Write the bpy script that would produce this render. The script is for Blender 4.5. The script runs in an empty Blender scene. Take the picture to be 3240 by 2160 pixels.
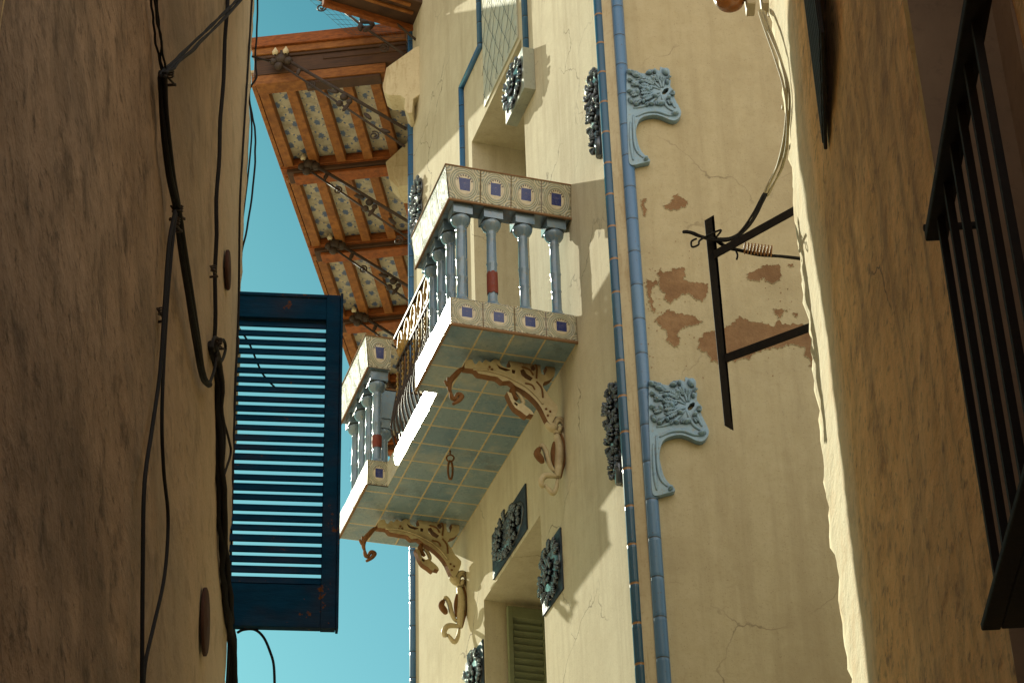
import bpy, bmesh, math, random
from mathutils import Vector, Matrix, noise
from mathutils.geometry import tessellate_polygon
random.seed(7)
sc = bpy.context.scene
COL = sc.collection
V = Vector
R = math.radians
# ------------------------------------------------------------------ camera
FPX, PITCH, ROLL = 7223.9, .576153, -.032999
CX, CY = 1620, 1080
_f = V((0, math.cos(PITCH), math.sin(PITCH))); _u = V((0, -math.sin(PITCH), math.cos(PITCH))); _x = V((1, 0, 0))
CAMX = math.cos(ROLL) * _x + math.sin(ROLL) * _u
CAMY = -math.sin(ROLL) * _x + math.cos(ROLL) * _u
CAM = V((0, 0, 1.6))
cd = bpy.data.cameras.new('camera'); cam = bpy.data.objects.new('camera', cd); COL.objects.link(cam)
m = Matrix((CAMX, CAMY, -_f)).transposed().to_4x4(); m.translation = CAM
cam.matrix_world = m
cd.sensor_width = 36; cd.lens = FPX / 3240 * 36; cd.clip_end = 2000; cd.clip_start = .05
sc.camera = cam
Q2 = 3240 / 2352.0

class Frame:
    """a wall's own frame: u along the wall, n square to it, z up"""
    def __init__(s, O, az):
        a = R(az); s.O = V(O); s.az = az
        s.u = V((math.sin(a), math.cos(a), 0)); s.n = V((-math.cos(a), math.sin(a), 0)); s.z = V((0, 0, 1))
        s.M = Matrix((s.u, s.n, s.z)).transposed().to_4x4()
    def p(s, u, n, z): return s.O + s.u * u + s.n * n + s.z * z
    def loc(s, P): d = P - s.O; return (d.dot(s.u), d.dot(s.n), d.z)
    def _h(s, px, py, P0, N):
        d = (px - CX) * CAMX - (py - CY) * CAMY + FPX * _f
        t = (P0 - CAM).dot(N) / d.dot(N); return s.loc(CAM + d * t)
    def hn(s, px, py, n=0.): return s._h(px, py, s.p(0, n, 0), s.n)
    def hu(s, px, py, u=0.): return s._h(px, py, s.p(u, 0, 0), s.u)
    def hz(s, px, py, z=0.): return s._h(px, py, s.p(0, 0, z), s.z)

F = Frame((0.42388, 12.3715, 9.61114), -18.451)          # balcony facade
C = Frame(F.p(4.0, 0, 0), 6.2)                            # wing round the far corner
L = Frame((-1.160, 8.10, 0), -3)                          # near wall on the left
RW = Frame((1.309, 8.446, 0), 2)                          # near wall on the right
F_NEAR = -.765
_ce = F.p(F_NEAR, 0, 0)
CHD = V((math.sin(R(123)), math.cos(R(123)), 0))
S = Frame(_ce + CHD * .095, 85)                           # shaded side wall

# ------------------------------------------------------------------ node helpers
def new_mat(name):
    m = bpy.data.materials.new(name); m.use_nodes = True
    nt = m.node_tree; nt.nodes.clear()
    o = nt.nodes.new('ShaderNodeOutputMaterial'); b = nt.nodes.new('ShaderNodeBsdfPrincipled')
    nt.links.new(b.outputs[0], o.inputs[0])
    return m, nt, b
class N:
    def __init__(s, nt): s.nt = nt
    def new(s, t, **k):
        n = s.nt.nodes.new(t)
        for a, v in k.items(): setattr(n, a, v)
        return n
    def put(s, sock, v):
        if isinstance(v, bpy.types.NodeSocket): s.nt.links.new(v, sock)
        elif isinstance(v, (tuple, list)) and len(v) == 3 and sock.type == 'RGBA': sock.default_value = (*v, 1)
        else: sock.default_value = v
    def math(s, op, a, b=None, c=None, clamp=False):
        n = s.new('ShaderNodeMath', operation=op); n.use_clamp = clamp
        s.put(n.inputs[0], a)
        if b is not None: s.put(n.inputs[1], b)
        if c is not None: s.put(n.inputs[2], c)
        return n.outputs[0]
    def mix(s, f, a, b, blend='MIX'):
        n = s.new('ShaderNodeMix', data_type='RGBA', blend_type=blend)
        s.put(n.inputs[0], f); s.put(n.inputs[6], a); s.put(n.inputs[7], b); return n.outputs[2]
    def coord(s, kind='Object', scale=(1, 1, 1), rnd=True):
        t = s.new('ShaderNodeTexCoord'); mp = s.new('ShaderNodeMapping')
        s.nt.links.new(t.outputs[kind], mp.inputs[0]); mp.inputs['Scale'].default_value = scale
        if rnd and kind == 'Object':
            oi = s.new('ShaderNodeObjectInfo'); k = s.math('MULTIPLY', oi.outputs['Random'], 37.0)
            cb = s.new('ShaderNodeCombineXYZ')
            for i in range(3): s.nt.links.new(k, cb.inputs[i])
            s.nt.links.new(cb.outputs[0], mp.inputs['Location'])
        return mp.outputs[0]
    def noise(s, vec, scale, detail=6, rough=.6):
        n = s.new('ShaderNodeTexNoise'); s.put(n.inputs['Vector'], vec); n.inputs['Scale'].default_value = scale
        n.inputs['Detail'].default_value = detail; n.inputs['Roughness'].default_value = rough; return n.outputs[0]
    def vor(s, vec, scale, feature='F1'):
        n = s.new('ShaderNodeTexVoronoi', feature=feature); s.put(n.inputs['Vector'], vec); n.inputs['Scale'].default_value = scale
        return n.outputs[0]
    def ramp(s, f, lo, hi, a=0., b=1.):
        n = s.new('ShaderNodeMapRange'); n.clamp = True
        s.put(n.inputs[0], f); n.inputs[1].default_value = lo; n.inputs[2].default_value = hi
        n.inputs[3].default_value = a; n.inputs[4].default_value = b; return n.outputs[0]
    def bump(s, b, h, strength, dist=.01):
        n = s.new('ShaderNodeBump'); s.put(n.inputs['Height'], h); n.inputs['Strength'].default_value = strength
        n.inputs['Distance'].default_value = dist; s.nt.links.new(n.outputs[0], b.inputs['Normal'])

def plaster(name, c1, c2, stain, grain=60., bump=.5, dist=.006, stain_amt=.5, streak=.35, rough=.9, streak_scale=(5, 5, .5), grad=None, crack=0., fine_amt=.35, cs=(1, 1, 1)):
    m, nt, b = new_mat(name); k = N(nt)
    co = k.coord(rnd=False, scale=cs)
    big = k.noise(co, 1.3, 7, .62); mid = k.noise(co, 9, 6, .65); fine = k.noise(co, grain, 5, .7)
    st = k.noise(k.coord(scale=streak_scale, rnd=False), 2.2, 7, .7)
    col = k.mix(k.ramp(mid, .35, .68), c1, c2)
    col = k.mix(k.math('MULTIPLY', k.ramp(big, .48, .70), stain_amt), col, stain)
    col = k.mix(k.math('MULTIPLY', k.ramp(st, .52, .72), streak), col, stain)
    col = k.mix(k.math('MULTIPLY', k.ramp(fine, .54, .70), fine_amt), col, stain)
    if crack:
        wob = k.new('ShaderNodeVectorMath', operation='ADD'); nn_ = k.new('ShaderNodeTexNoise'); nn_.inputs['Scale'].default_value = 3.; nn_.inputs['Detail'].default_value = 6
        nt.links.new(co, nn_.inputs['Vector']); sc_ = k.new('ShaderNodeVectorMath', operation='SCALE'); nt.links.new(nn_.outputs[1], sc_.inputs[0]); sc_.inputs['Scale'].default_value = .45
        nt.links.new(co, wob.inputs[0]); nt.links.new(sc_.outputs[0], wob.inputs[1])
        vd = k.vor(wob.outputs[0], .8, 'DISTANCE_TO_EDGE')
        cm = k.math('MULTIPLY', k.ramp(vd, .0015, .005, 1, 0), k.ramp(k.noise(co, 1.1, 3), .5, .62))
        col = k.mix(k.math('MULTIPLY', cm, crack), col, (.10, .07, .04))
        grime = k.noise(k.coord(scale=(2.2, 2.2, .16), rnd=False), 2.4, 8, .72)
        col = k.mix(k.math('MULTIPLY', k.ramp(grime, .48, .66), .45), col, stain)
        pit = k.noise(co, 130, 2, .5); col = k.mix(k.math('MULTIPLY', k.ramp(pit, .66, .72), .5), col, (.16, .11, .06))
    if grad:      # paler towards the wall end: sun and sky brightness put into the colour
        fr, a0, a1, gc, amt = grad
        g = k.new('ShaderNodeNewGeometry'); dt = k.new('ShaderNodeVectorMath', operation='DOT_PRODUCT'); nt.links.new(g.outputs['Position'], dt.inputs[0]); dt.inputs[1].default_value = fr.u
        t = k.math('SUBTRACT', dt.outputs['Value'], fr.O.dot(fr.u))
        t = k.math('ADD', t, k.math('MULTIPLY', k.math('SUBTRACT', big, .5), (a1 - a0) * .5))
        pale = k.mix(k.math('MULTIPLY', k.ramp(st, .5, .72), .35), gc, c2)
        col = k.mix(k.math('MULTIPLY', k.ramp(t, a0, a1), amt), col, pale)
    k.put(b.inputs['Base Color'], col); b.inputs['Roughness'].default_value = rough
    b.inputs['Specular IOR Level'].default_value = .25
    h = k.math('ADD', k.math('MULTIPLY', mid, .8), k.math('MULTIPLY', fine, .45))
    k.bump(b, h, bump, dist)
    return m
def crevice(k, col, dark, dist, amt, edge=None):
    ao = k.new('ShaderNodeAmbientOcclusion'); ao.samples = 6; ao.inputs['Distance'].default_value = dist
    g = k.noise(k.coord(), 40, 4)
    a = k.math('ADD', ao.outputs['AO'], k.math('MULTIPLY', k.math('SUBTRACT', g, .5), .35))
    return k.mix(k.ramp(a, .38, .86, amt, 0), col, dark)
def glaze(name, c1, c2, rough=.18, dirt=(.10, .09, .06), amt=.35, bump=.15, scale=14, spec=.5, ao=None):
    m, nt, b = new_mat(name); k = N(nt); co = k.coord()
    n1 = k.noise(co, scale, 5); n2 = k.noise(co, scale * 5, 4)
    col = k.mix(k.ramp(n1, .35, .65), c1, c2)
    col = k.mix(k.math('MULTIPLY', k.ramp(n2, .55, .7), amt), col, dirt)
    if ao: col = crevice(k, col, *ao)
    k.put(b.inputs['Base Color'], col); k.put(b.inputs['Roughness'], k.ramp(n1, .3, .7, rough * .7, rough * 1.6))
    b.inputs['Specular IOR Level'].default_value = spec
    k.bump(b, n1, bump, .01); return m
def wood(name, c1, c2, c3, scale=(22, 22, 22), rough=.65, worn=.3, spec=.3, ao=None, chips=None):
    m, nt, b = new_mat(name); k = N(nt)
    co = k.coord(scale=scale)
    g = k.noise(co, 1, 7, .7); big = k.noise(k.coord(), 2.5, 4)
    col = k.mix(k.ramp(g, .38, .62), c1, c2)
    col = k.mix(k.math('MULTIPLY', k.ramp(big, .48, .66), worn), col, c3)
    if chips:
        ch = k.math('ADD', k.noise(k.coord(), 26, 5, .7), k.math('MULTIPLY', k.math('SUBTRACT', big, .5), .8)); col = k.mix(k.ramp(ch, .68, .71), col, chips)
    if ao: col = crevice(k, col, *ao)
    k.put(b.inputs['Base Color'], col); b.inputs['Roughness'].default_value = rough; b.inputs['Specular IOR Level'].default_value = spec
    k.bump(b, g, .5, .008); return m

def tile_uv(k):
    t = k.new('ShaderNodeTexCoord'); sp = k.new('ShaderNodeSeparateXYZ'); k.nt.links.new(t.outputs['UV'], sp.inputs[0])
    u = k.math('FRACT', sp.outputs[0]); v = k.math('FRACT', sp.outputs[1]); return u, v
def band(k, d, lo, hi, s=.012):
    return k.math('MULTIPLY', k.ramp(d, lo - s, lo + s), k.ramp(d, hi - s, hi + s, 1, 0))
def dist2(k, u, v, cu, cv, sx=1., sy=1.):
    a = k.math('MULTIPLY', k.math('SUBTRACT', u, cu), sx); c = k.math('MULTIPLY', k.math('SUBTRACT', v, cv), sy)
    return k.math('SQRT', k.math('ADD', k.math('MULTIPLY', a, a), k.math('MULTIPLY', c, c))), a, c
def majolica(name='majolica tile', r0=.15, r1=.4, veil=None):
    m, nt, b = new_mat(name); k = N(nt); u, v = tile_uv(k)
    bg = (.26, .26, .18); sage = (.60, .54, .37); navy = (.006, .015, .11); brown = (.05, .028, .015); relief = k.math('ADD', 0., 0.)
    g_ = k.new('ShaderNodeNewGeometry'); wq = k.new('ShaderNodeVectorMath', operation='SCALE'); nt.links.new(g_.outputs['Position'], wq.inputs[0]); wq.inputs['Scale'].default_value = 1.
    col = k.mix(k.ramp(k.noise(k.coord(), 9, 4), .4, .65), bg, (.19, .23, .18))
    d, a, c = dist2(k, u, v, .5, .50, 1.08, .96)
    for lo, hi in ((.455, .49), (.395, .43), (.335, .37)):
        mk = band(k, d, lo, hi); relief = k.math('ADD', relief, mk); col = k.mix(k.math('MULTIPLY', mk, .85), col, sage)
    sc1 = k.math('FRACT', k.math('MULTIPLY', k.math('ARCTAN2', a, c), 2.865)); sd_ = k.math('ABSOLUTE', k.math('SUBTRACT', sc1, .5))
    scal = k.math('MULTIPLY', band(k, d, .43, .455), k.ramp(sd_, .25, .35, 1, 0)); col = k.mix(k.math('MULTIPLY', scal, .6), col, (.30, .24, .15))
    # corner scrolls; sky left of the view dimmed to deepen the facade's shade
    for cu in (0, 1):
        for cv in (0, 1):
            dc, _, _ = dist2(k, u, v, cu, cv)
            for lo, hi in ((.03, .08), (.125, .165), (.205, .245)):
                mk = band(k, dc, lo, hi); relief = k.math('ADD', relief, mk); col = k.mix(k.math('MULTIPLY', mk, .85), col, sage)
        dm, _, _ = dist2(k, u, v, cu, .5, 1, .35)
        col = k.mix(k.math('MULTIPLY', band(k, dm, .03, .055), .8), col, sage)
    # pale disc with a fan of dark strokes over the top
    disc = k.ramp(d, .285, .295, 1, 0)
    col = k.mix(k.math('MULTIPLY', band(k, d, .37, .395), .8), col, (.17, .24, .19)); col = k.mix(k.math('MULTIPLY', band(k, d, .43, .455), .6), col, (.17, .24, .19))
    col = k.mix(disc, col, (.60, .52, .36))
    ang = k.math('ARCTAN2', a, c)
    fan = k.math('GREATER_THAN', k.math('FRACT', k.math('MULTIPLY', ang, 3.3)), .45)
    up = k.math('LESS_THAN', k.math('ABSOLUTE', ang), 1.25)
    ringm = band(k, d, .235, .285)
    col = k.mix(k.math('MULTIPLY', k.math('MULTIPLY', ringm, fan), up), col, brown)
    col = k.mix(k.math('MULTIPLY', k.math('MULTIPLY', band(k, d, .30, .32), k.math('SUBTRACT', 1, up)), .6), col, sage)
    # blue square
    sq = k.math('MULTIPLY', k.math('LESS_THAN', k.math('ABSOLUTE', a), .178), k.math('LESS_THAN', k.math('ABSOLUTE', k.math('ADD', c, .0)), .178))
    col = k.mix(sq, col, navy)
    # little crest in the square
    dd, _, _ = dist2(k, u, v, .5, .60); cr = k.math('MULTIPLY', band(k, dd, .095, .108, .006), k.math('LESS_THAN', v, .56))
    d3, _, _ = dist2(k, u, v, .5, .545, .8, 1.6); cr2 = k.ramp(d3, .028, .036, 1, 0)
    d4, _, _ = dist2(k, u, v, .5, .43, 1, 1.2); cr3 = k.ramp(d4, .016, .022, 1, 0)
    col = k.mix(k.math('MULTIPLY', k.math('MULTIPLY', cr, sq), .45), col, (.3, .3, .33))
    col = k.mix(k.math('MULTIPLY', k.math('MULTIPLY', cr2, sq), .75), col, (.35, .24, .2))
    col = k.mix(k.math('MULTIPLY', k.math('MULTIPLY', cr3, sq), .6), col, (.3, .3, .33))
    # small beads on the lower edge, joints
    bead = k.math('MULTIPLY', k.math('LESS_THAN', v, .07), k.math('LESS_THAN', k.math('ABSOLUTE', k.math('SUBTRACT', k.math('FRACT', k.math('MULTIPLY', u, 4)), .5)), .16))
    col = k.mix(k.math('MULTIPLY', bead, .55), col, brown)
    eu = k.math('MINIMUM', u, k.math('SUBTRACT', 1, u)); ev = k.math('MINIMUM', v, k.math('SUBTRACT', 1, v)); e = k.math('MINIMUM', eu, ev)
    col = k.mix(k.ramp(e, .008, .018, .7, 0), col, (.30, .20, .11))
    dirt = k.noise(k.coord(), 30, 6, .7)
    col = k.mix(k.math('MULTIPLY', k.ramp(dirt, .52, .75), .5), col, (.18, .13, .08))
    wn = k.new('ShaderNodeTexWhiteNoise'); t2 = k.new('ShaderNodeTexCoord'); sn = k.new('ShaderNodeVectorMath', operation='SNAP'); nt.links.new(t2.outputs['Object'], sn.inputs[0]); sn.inputs[1].default_value = (.21, .21, .3); nt.links.new(sn.outputs[0], wn.inputs[0])
    col = k.mix(k.math('MULTIPLY', wn.outputs[0], .22), col, (.30, .24, .14)); col = k.mix(k.math('MULTIPLY', sq, .72), col, (.004, .017, .15))
    if veil: col = k.mix(.72, col, veil); b.inputs['Specular IOR Level'].default_value = .2
    k.put(b.inputs['Base Color'], col); k.put(b.inputs['Roughness'], k.ramp(dirt, .3, .7, r0, r1))
    k.bump(b, k.math('ADD', k.ramp(e, 0, .03), k.math('ADD', k.math('MULTIPLY', k.math('ADD', ringm, sq), .3), k.math('MULTIPLY', relief, .6))), .6, .006)
    return m
def soffit_tiles():
    m, nt, b = new_mat('blue and white soffit tile'); k = N(nt); u, v = tile_uv(k)
    col = k.mix(k.ramp(k.noise(k.coord(), 6, 4), .4, .65), (.50, .45, .34), (.38, .34, .26))
    w = k.math('MULTIPLY', k.math('SINE', k.math('MULTIPLY', v, 6.283)), .06)
    d1 = k.math('ABSOLUTE', k.math('SUBTRACT', k.math('FRACT', k.math('ADD', k.math('ADD', u, v), w)), .5))
    col = k.mix(k.math('MULTIPLY', band(k, d1, .10, .115, .01), .7), col, (.07, .10, .13))
    col = k.mix(k.math('MULTIPLY', k.ramp(d1, .09, .1, 1, 0), .8), col, (.62, .52, .34))
    d2 = k.math('ABSOLUTE', k.math('SUBTRACT', k.math('FRACT', k.math('ADD', k.math('SUBTRACT', u, v), w)), .5))
    col = k.mix(k.math('MULTIPLY', k.ramp(d2, .05, .07, 1, 0), .45), col, (.62, .55, .40))
    blob = k.noise(k.coord(), 45, 3)
    for cu, cv, r in ((.5, 1.0, .22), (.5, 0.0, .22), (0., .5, .20), (1., .5, .20), (.22, .22, .06), (.78, .78, .06), (.72, .3, .05), (.3, .72, .05)):
        d, _, _ = dist2(k, u, v, cu, cv, 1., 1.5)
        d = k.math('ADD', d, k.math('MULTIPLY', k.math('SUBTRACT', blob, .5), .5))
        col = k.mix(k.ramp(d, r * .75, r * 1.1, .9, 0), col, (.035, .10, .26))
    g = k.noise(k.coord(), 12, 6, .7)
    col = k.mix(k.math('MULTIPLY', k.ramp(g, .5, .75), .5), col, (.16, .10, .05))
    k.put(b.inputs['Base Color'], col); b.inputs['Roughness'].default_value = .45
    return m
def grid_tiles():
    m, nt, b = new_mat('teal underside tile'); k = N(nt); u, v = tile_uv(k)
    co = k.coord(rnd=False)
    n1 = k.noise(co, 1.7, 6, .6); n2 = k.noise(co, 7, 6, .7)
    t = k.new('ShaderNodeTexCoord'); fl = k.new('ShaderNodeVectorMath', operation='FLOOR'); k.nt.links.new(t.outputs['UV'], fl.inputs[0])
    wn = k.new('ShaderNodeTexWhiteNoise'); k.nt.links.new(fl.outputs[0], wn.inputs[0])
    col = k.mix(wn.outputs[0], (.12, .205, .27), (.20, .275, .295))
    col = k.mix(k.ramp(n1, .52, .70, 0, .55), col, (.42, .39, .28))
    col = k.mix(k.ramp(n2, .58, .75, 0, .5), col, (.55, .48, .33))
    sm = k.noise(co, 3.1, 6, .7); col = k.mix(k.ramp(sm, .58, .72, 0, .6), col, (.05, .045, .035))
    eu = k.math('MINIMUM', u, k.math('SUBTRACT', 1, u)); ev = k.math('MINIMUM', v, k.math('SUBTRACT', 1, v)); e = k.math('MINIMUM', eu, ev)
    gm = k.ramp(e, .018, .034, 1., 0)
    col = k.mix(gm, col, (.52, .40, .20))
    k.put(b.inputs['Base Color'], col); k.put(b.inputs['Roughness'], k.ramp(n2, .3, .7, .16, .4))
    k.bump(b, k.math('ADD', k.ramp(e, .01, .05), k.math('MULTIPLY', k.noise(co, 5, 2), .5)), .3, .004)
    return m
def strip_tiles(name, c1, c2, joint, rough=.22, per=.25, jw=.02):
    """glazed edging tile: joints every quarter metre up the corner"""
    m, nt, b = new_mat(name); k = N(nt)
    g = k.new('ShaderNodeNewGeometry'); sp = k.new('ShaderNodeSeparateXYZ'); k.nt.links.new(g.outputs['Position'], sp.inputs[0])
    zz = k.math('DIVIDE', sp.outputs[2], per); f = k.math('FRACT', zz)
    wn = k.new('ShaderNodeTexWhiteNoise', noise_dimensions='1D'); k.nt.links.new(k.math('FLOOR', zz), wn.inputs['W'])
    col = k.mix(wn.outputs[0], c1, c2)
    n1 = k.noise(k.coord(scale=(20, 20, 3), rnd=False), 1, 5)
    col = k.mix(k.ramp(n1, .5, .7, 0, .5), col, c2)
    e = k.math('MINIMUM', f, k.math('SUBTRACT', 1, f))
    n2 = k.noise(k.coord(rnd=False), 60, 4); col = k.mix(k.ramp(n2, .62, .7, 0, .6), col, (.10, .07, .04))
    col = k.mix(k.ramp(e, jw, jw * 1.8, 1, 0), col, joint)
    k.put(b.inputs['Base Color'], col); b.inputs['Roughness'].default_value = rough
    k.bump(b, k.ramp(e, 0, .08), .5, .006); return m

M = {}
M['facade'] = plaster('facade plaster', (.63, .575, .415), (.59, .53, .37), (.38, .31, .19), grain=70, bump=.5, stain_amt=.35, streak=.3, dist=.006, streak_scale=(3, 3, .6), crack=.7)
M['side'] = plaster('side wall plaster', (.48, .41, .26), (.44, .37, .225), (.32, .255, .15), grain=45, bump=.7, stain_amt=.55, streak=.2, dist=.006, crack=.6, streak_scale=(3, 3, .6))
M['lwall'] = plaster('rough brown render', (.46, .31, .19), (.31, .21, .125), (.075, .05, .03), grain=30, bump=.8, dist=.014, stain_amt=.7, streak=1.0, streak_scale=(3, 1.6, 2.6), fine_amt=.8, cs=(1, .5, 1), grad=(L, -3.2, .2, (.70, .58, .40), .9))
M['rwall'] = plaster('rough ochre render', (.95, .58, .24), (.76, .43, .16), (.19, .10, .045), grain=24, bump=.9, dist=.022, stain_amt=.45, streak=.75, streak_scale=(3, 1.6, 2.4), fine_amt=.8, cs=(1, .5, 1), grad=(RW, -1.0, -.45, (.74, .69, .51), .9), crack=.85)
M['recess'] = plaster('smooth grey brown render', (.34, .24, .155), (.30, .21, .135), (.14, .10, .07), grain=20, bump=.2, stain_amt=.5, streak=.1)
M['bare'] = plaster('bare brown render', (.21, .115, .055), (.30, .18, .09), (.12, .065, .03), grain=40, bump=.9, dist=.012, stain_amt=.6, streak=.1)
M['ground'] = plaster('street paving', (.58, .50, .38), (.50, .43, .32), (.15, .13, .1), grain=20, bump=.4)
M['cream'] = plaster('cream plaster', (.64, .56, .38), (.58, .50, .33), (.30, .18, .08), grain=40, bump=.3, stain_amt=.5, streak=.6, streak_scale=(12, 12, 1))
M['maj'] = majolica(); M['majm'] = majolica('glare veiled majolica tile', .5, .75, (.29, .37, .34)); M['soff'] = soffit_tiles(); M['under'] = grid_tiles()  # majm: glare over the front rail's pattern mixed into its colour
M['sdark'] = strip_tiles('dark blue edging tile', (.025, .085, .16), (.04, .11, .18), (.30, .16, .06), rough=.2)
M['slight'] = strip_tiles('pale blue edging tile', (.075, .165, .31), (.10, .20, .33), (.045, .06, .07), rough=.3, jw=.012)
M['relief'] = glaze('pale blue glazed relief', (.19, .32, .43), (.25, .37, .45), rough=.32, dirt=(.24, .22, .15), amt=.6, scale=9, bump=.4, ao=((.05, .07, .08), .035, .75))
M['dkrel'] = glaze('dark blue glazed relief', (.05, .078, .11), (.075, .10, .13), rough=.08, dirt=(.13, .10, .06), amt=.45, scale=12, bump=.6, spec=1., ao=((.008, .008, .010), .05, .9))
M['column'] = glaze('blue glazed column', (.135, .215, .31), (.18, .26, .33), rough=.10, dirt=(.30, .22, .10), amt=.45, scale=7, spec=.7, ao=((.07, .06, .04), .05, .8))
M['red'] = glaze('red brick showing through', (.17, .025, .012), (.22, .04, .018), rough=.6, amt=.4)
M['slabface'] = glaze('white glazed edge tile', (.62, .60, .47), (.52, .50, .39), rough=.17, dirt=(.3, .22, .12), amt=.5, scale=6, bump=.05, spec=.8)
M['grout'] = plaster('brown mortar edge', (.26, .15, .075), (.22, .12, .06), (.12, .07, .03), grain=60, bump=.5)
M['woodo'] = wood('orange brown timber', (.33, .095, .018), (.17, .048, .010), (.07, .026, .010), scale=(14, 14, 60))
M['woodd'] = wood('dark weathered timber', (.085, .04, .02), (.05, .025, .014), (.16, .08, .035), scale=(5, 5, 70))
M['woodl'] = wood('ochre timber', (.33, .13, .03), (.19, .065, .015), (.09, .035, .012), scale=(14, 14, 50))
M['iron'] = wood('dark wrought iron', (.035, .022, .016), (.06, .04, .028), (.10, .05, .025), scale=(20, 20, 20), rough=.5)
M['black'] = wood('black painted steel', (.010, .008, .007), (.016, .012, .009), (.03, .015, .006), scale=(20, 20, 20), rough=.85)
M['gold'] = wood('worn gilt iron', (.42, .26, .06), (.30, .17, .04), (.06, .03, .015), scale=(30, 30, 30), rough=.35, worn=.6)
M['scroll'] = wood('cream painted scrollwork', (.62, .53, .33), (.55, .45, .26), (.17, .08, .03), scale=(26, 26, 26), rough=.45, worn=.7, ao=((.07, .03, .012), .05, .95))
M['rust'] = wood('rusty scroll edge', (.16, .07, .022), (.22, .10, .035), (.10, .045, .015), scale=(20, 20, 20), rough=.8)
M['cable'] = wood('black cable sheath', (.009, .008, .008), (.014, .012, .011), (.018, .015, .013), scale=(20, 20, 2), rough=.8)
M['cablew'] = wood('ivory cable sheath', (.50, .44, .28), (.38, .32, .19), (.16, .12, .06), scale=(20, 20, 4), rough=.6)
M['shut'] = wood('dark blue shutter paint', (.002, .050, .115), (.002, .036, .085), (.09, .04, .015), scale=(7, 7, 30), rough=.75, worn=.25, spec=.08, chips=(.16, .06, .02))
M['green'] = wood('grey green shutter paint', (.25, .28, .16), (.21, .24, .13), (.14, .13, .07), scale=(8, 8, 20), rough=.6, worn=.3)
M['greend'] = wood('brown green slat paint', (.20, .15, .06), (.15, .12, .05), (.05, .035, .015), scale=(8, 8, 20), rough=.6, worn=.3)
M['amber'] = glaze('amber lamp bowl', (.22, .07, .02), (.34, .13, .04), rough=.2, scale=5)
M['plastic'] = wood('beige plastic box', (.46, .38, .26), (.42, .34, .23), (.28, .2, .12), scale=(6, 6, 6), rough=.5)
M['disc'] = wood('brown anchor plate', (.075, .03, .018), (.055, .022, .013), (.03, .012, .008), scale=(10, 10, 10), rough=.8)
M['copper'] = wood('copper coil', (.40, .20, .08), (.30, .14, .05), (.10, .05, .02), scale=(20, 20, 20), rough=.4)
M['dark'] = wood('dark interior door', (.03, .03, .02), (.02, .02, .015), (.05, .04, .02), scale=(5, 5, 20))
M['band'] = glaze('pale glazed frieze tile', (.48, .50, .42), (.54, .54, .42), rough=.5, dirt=(.2, .16, .1), amt=.3)
M['net'] = wood('thin netting', (.05, .07, .07), (.04, .06, .06), (.03, .04, .04))

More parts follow.
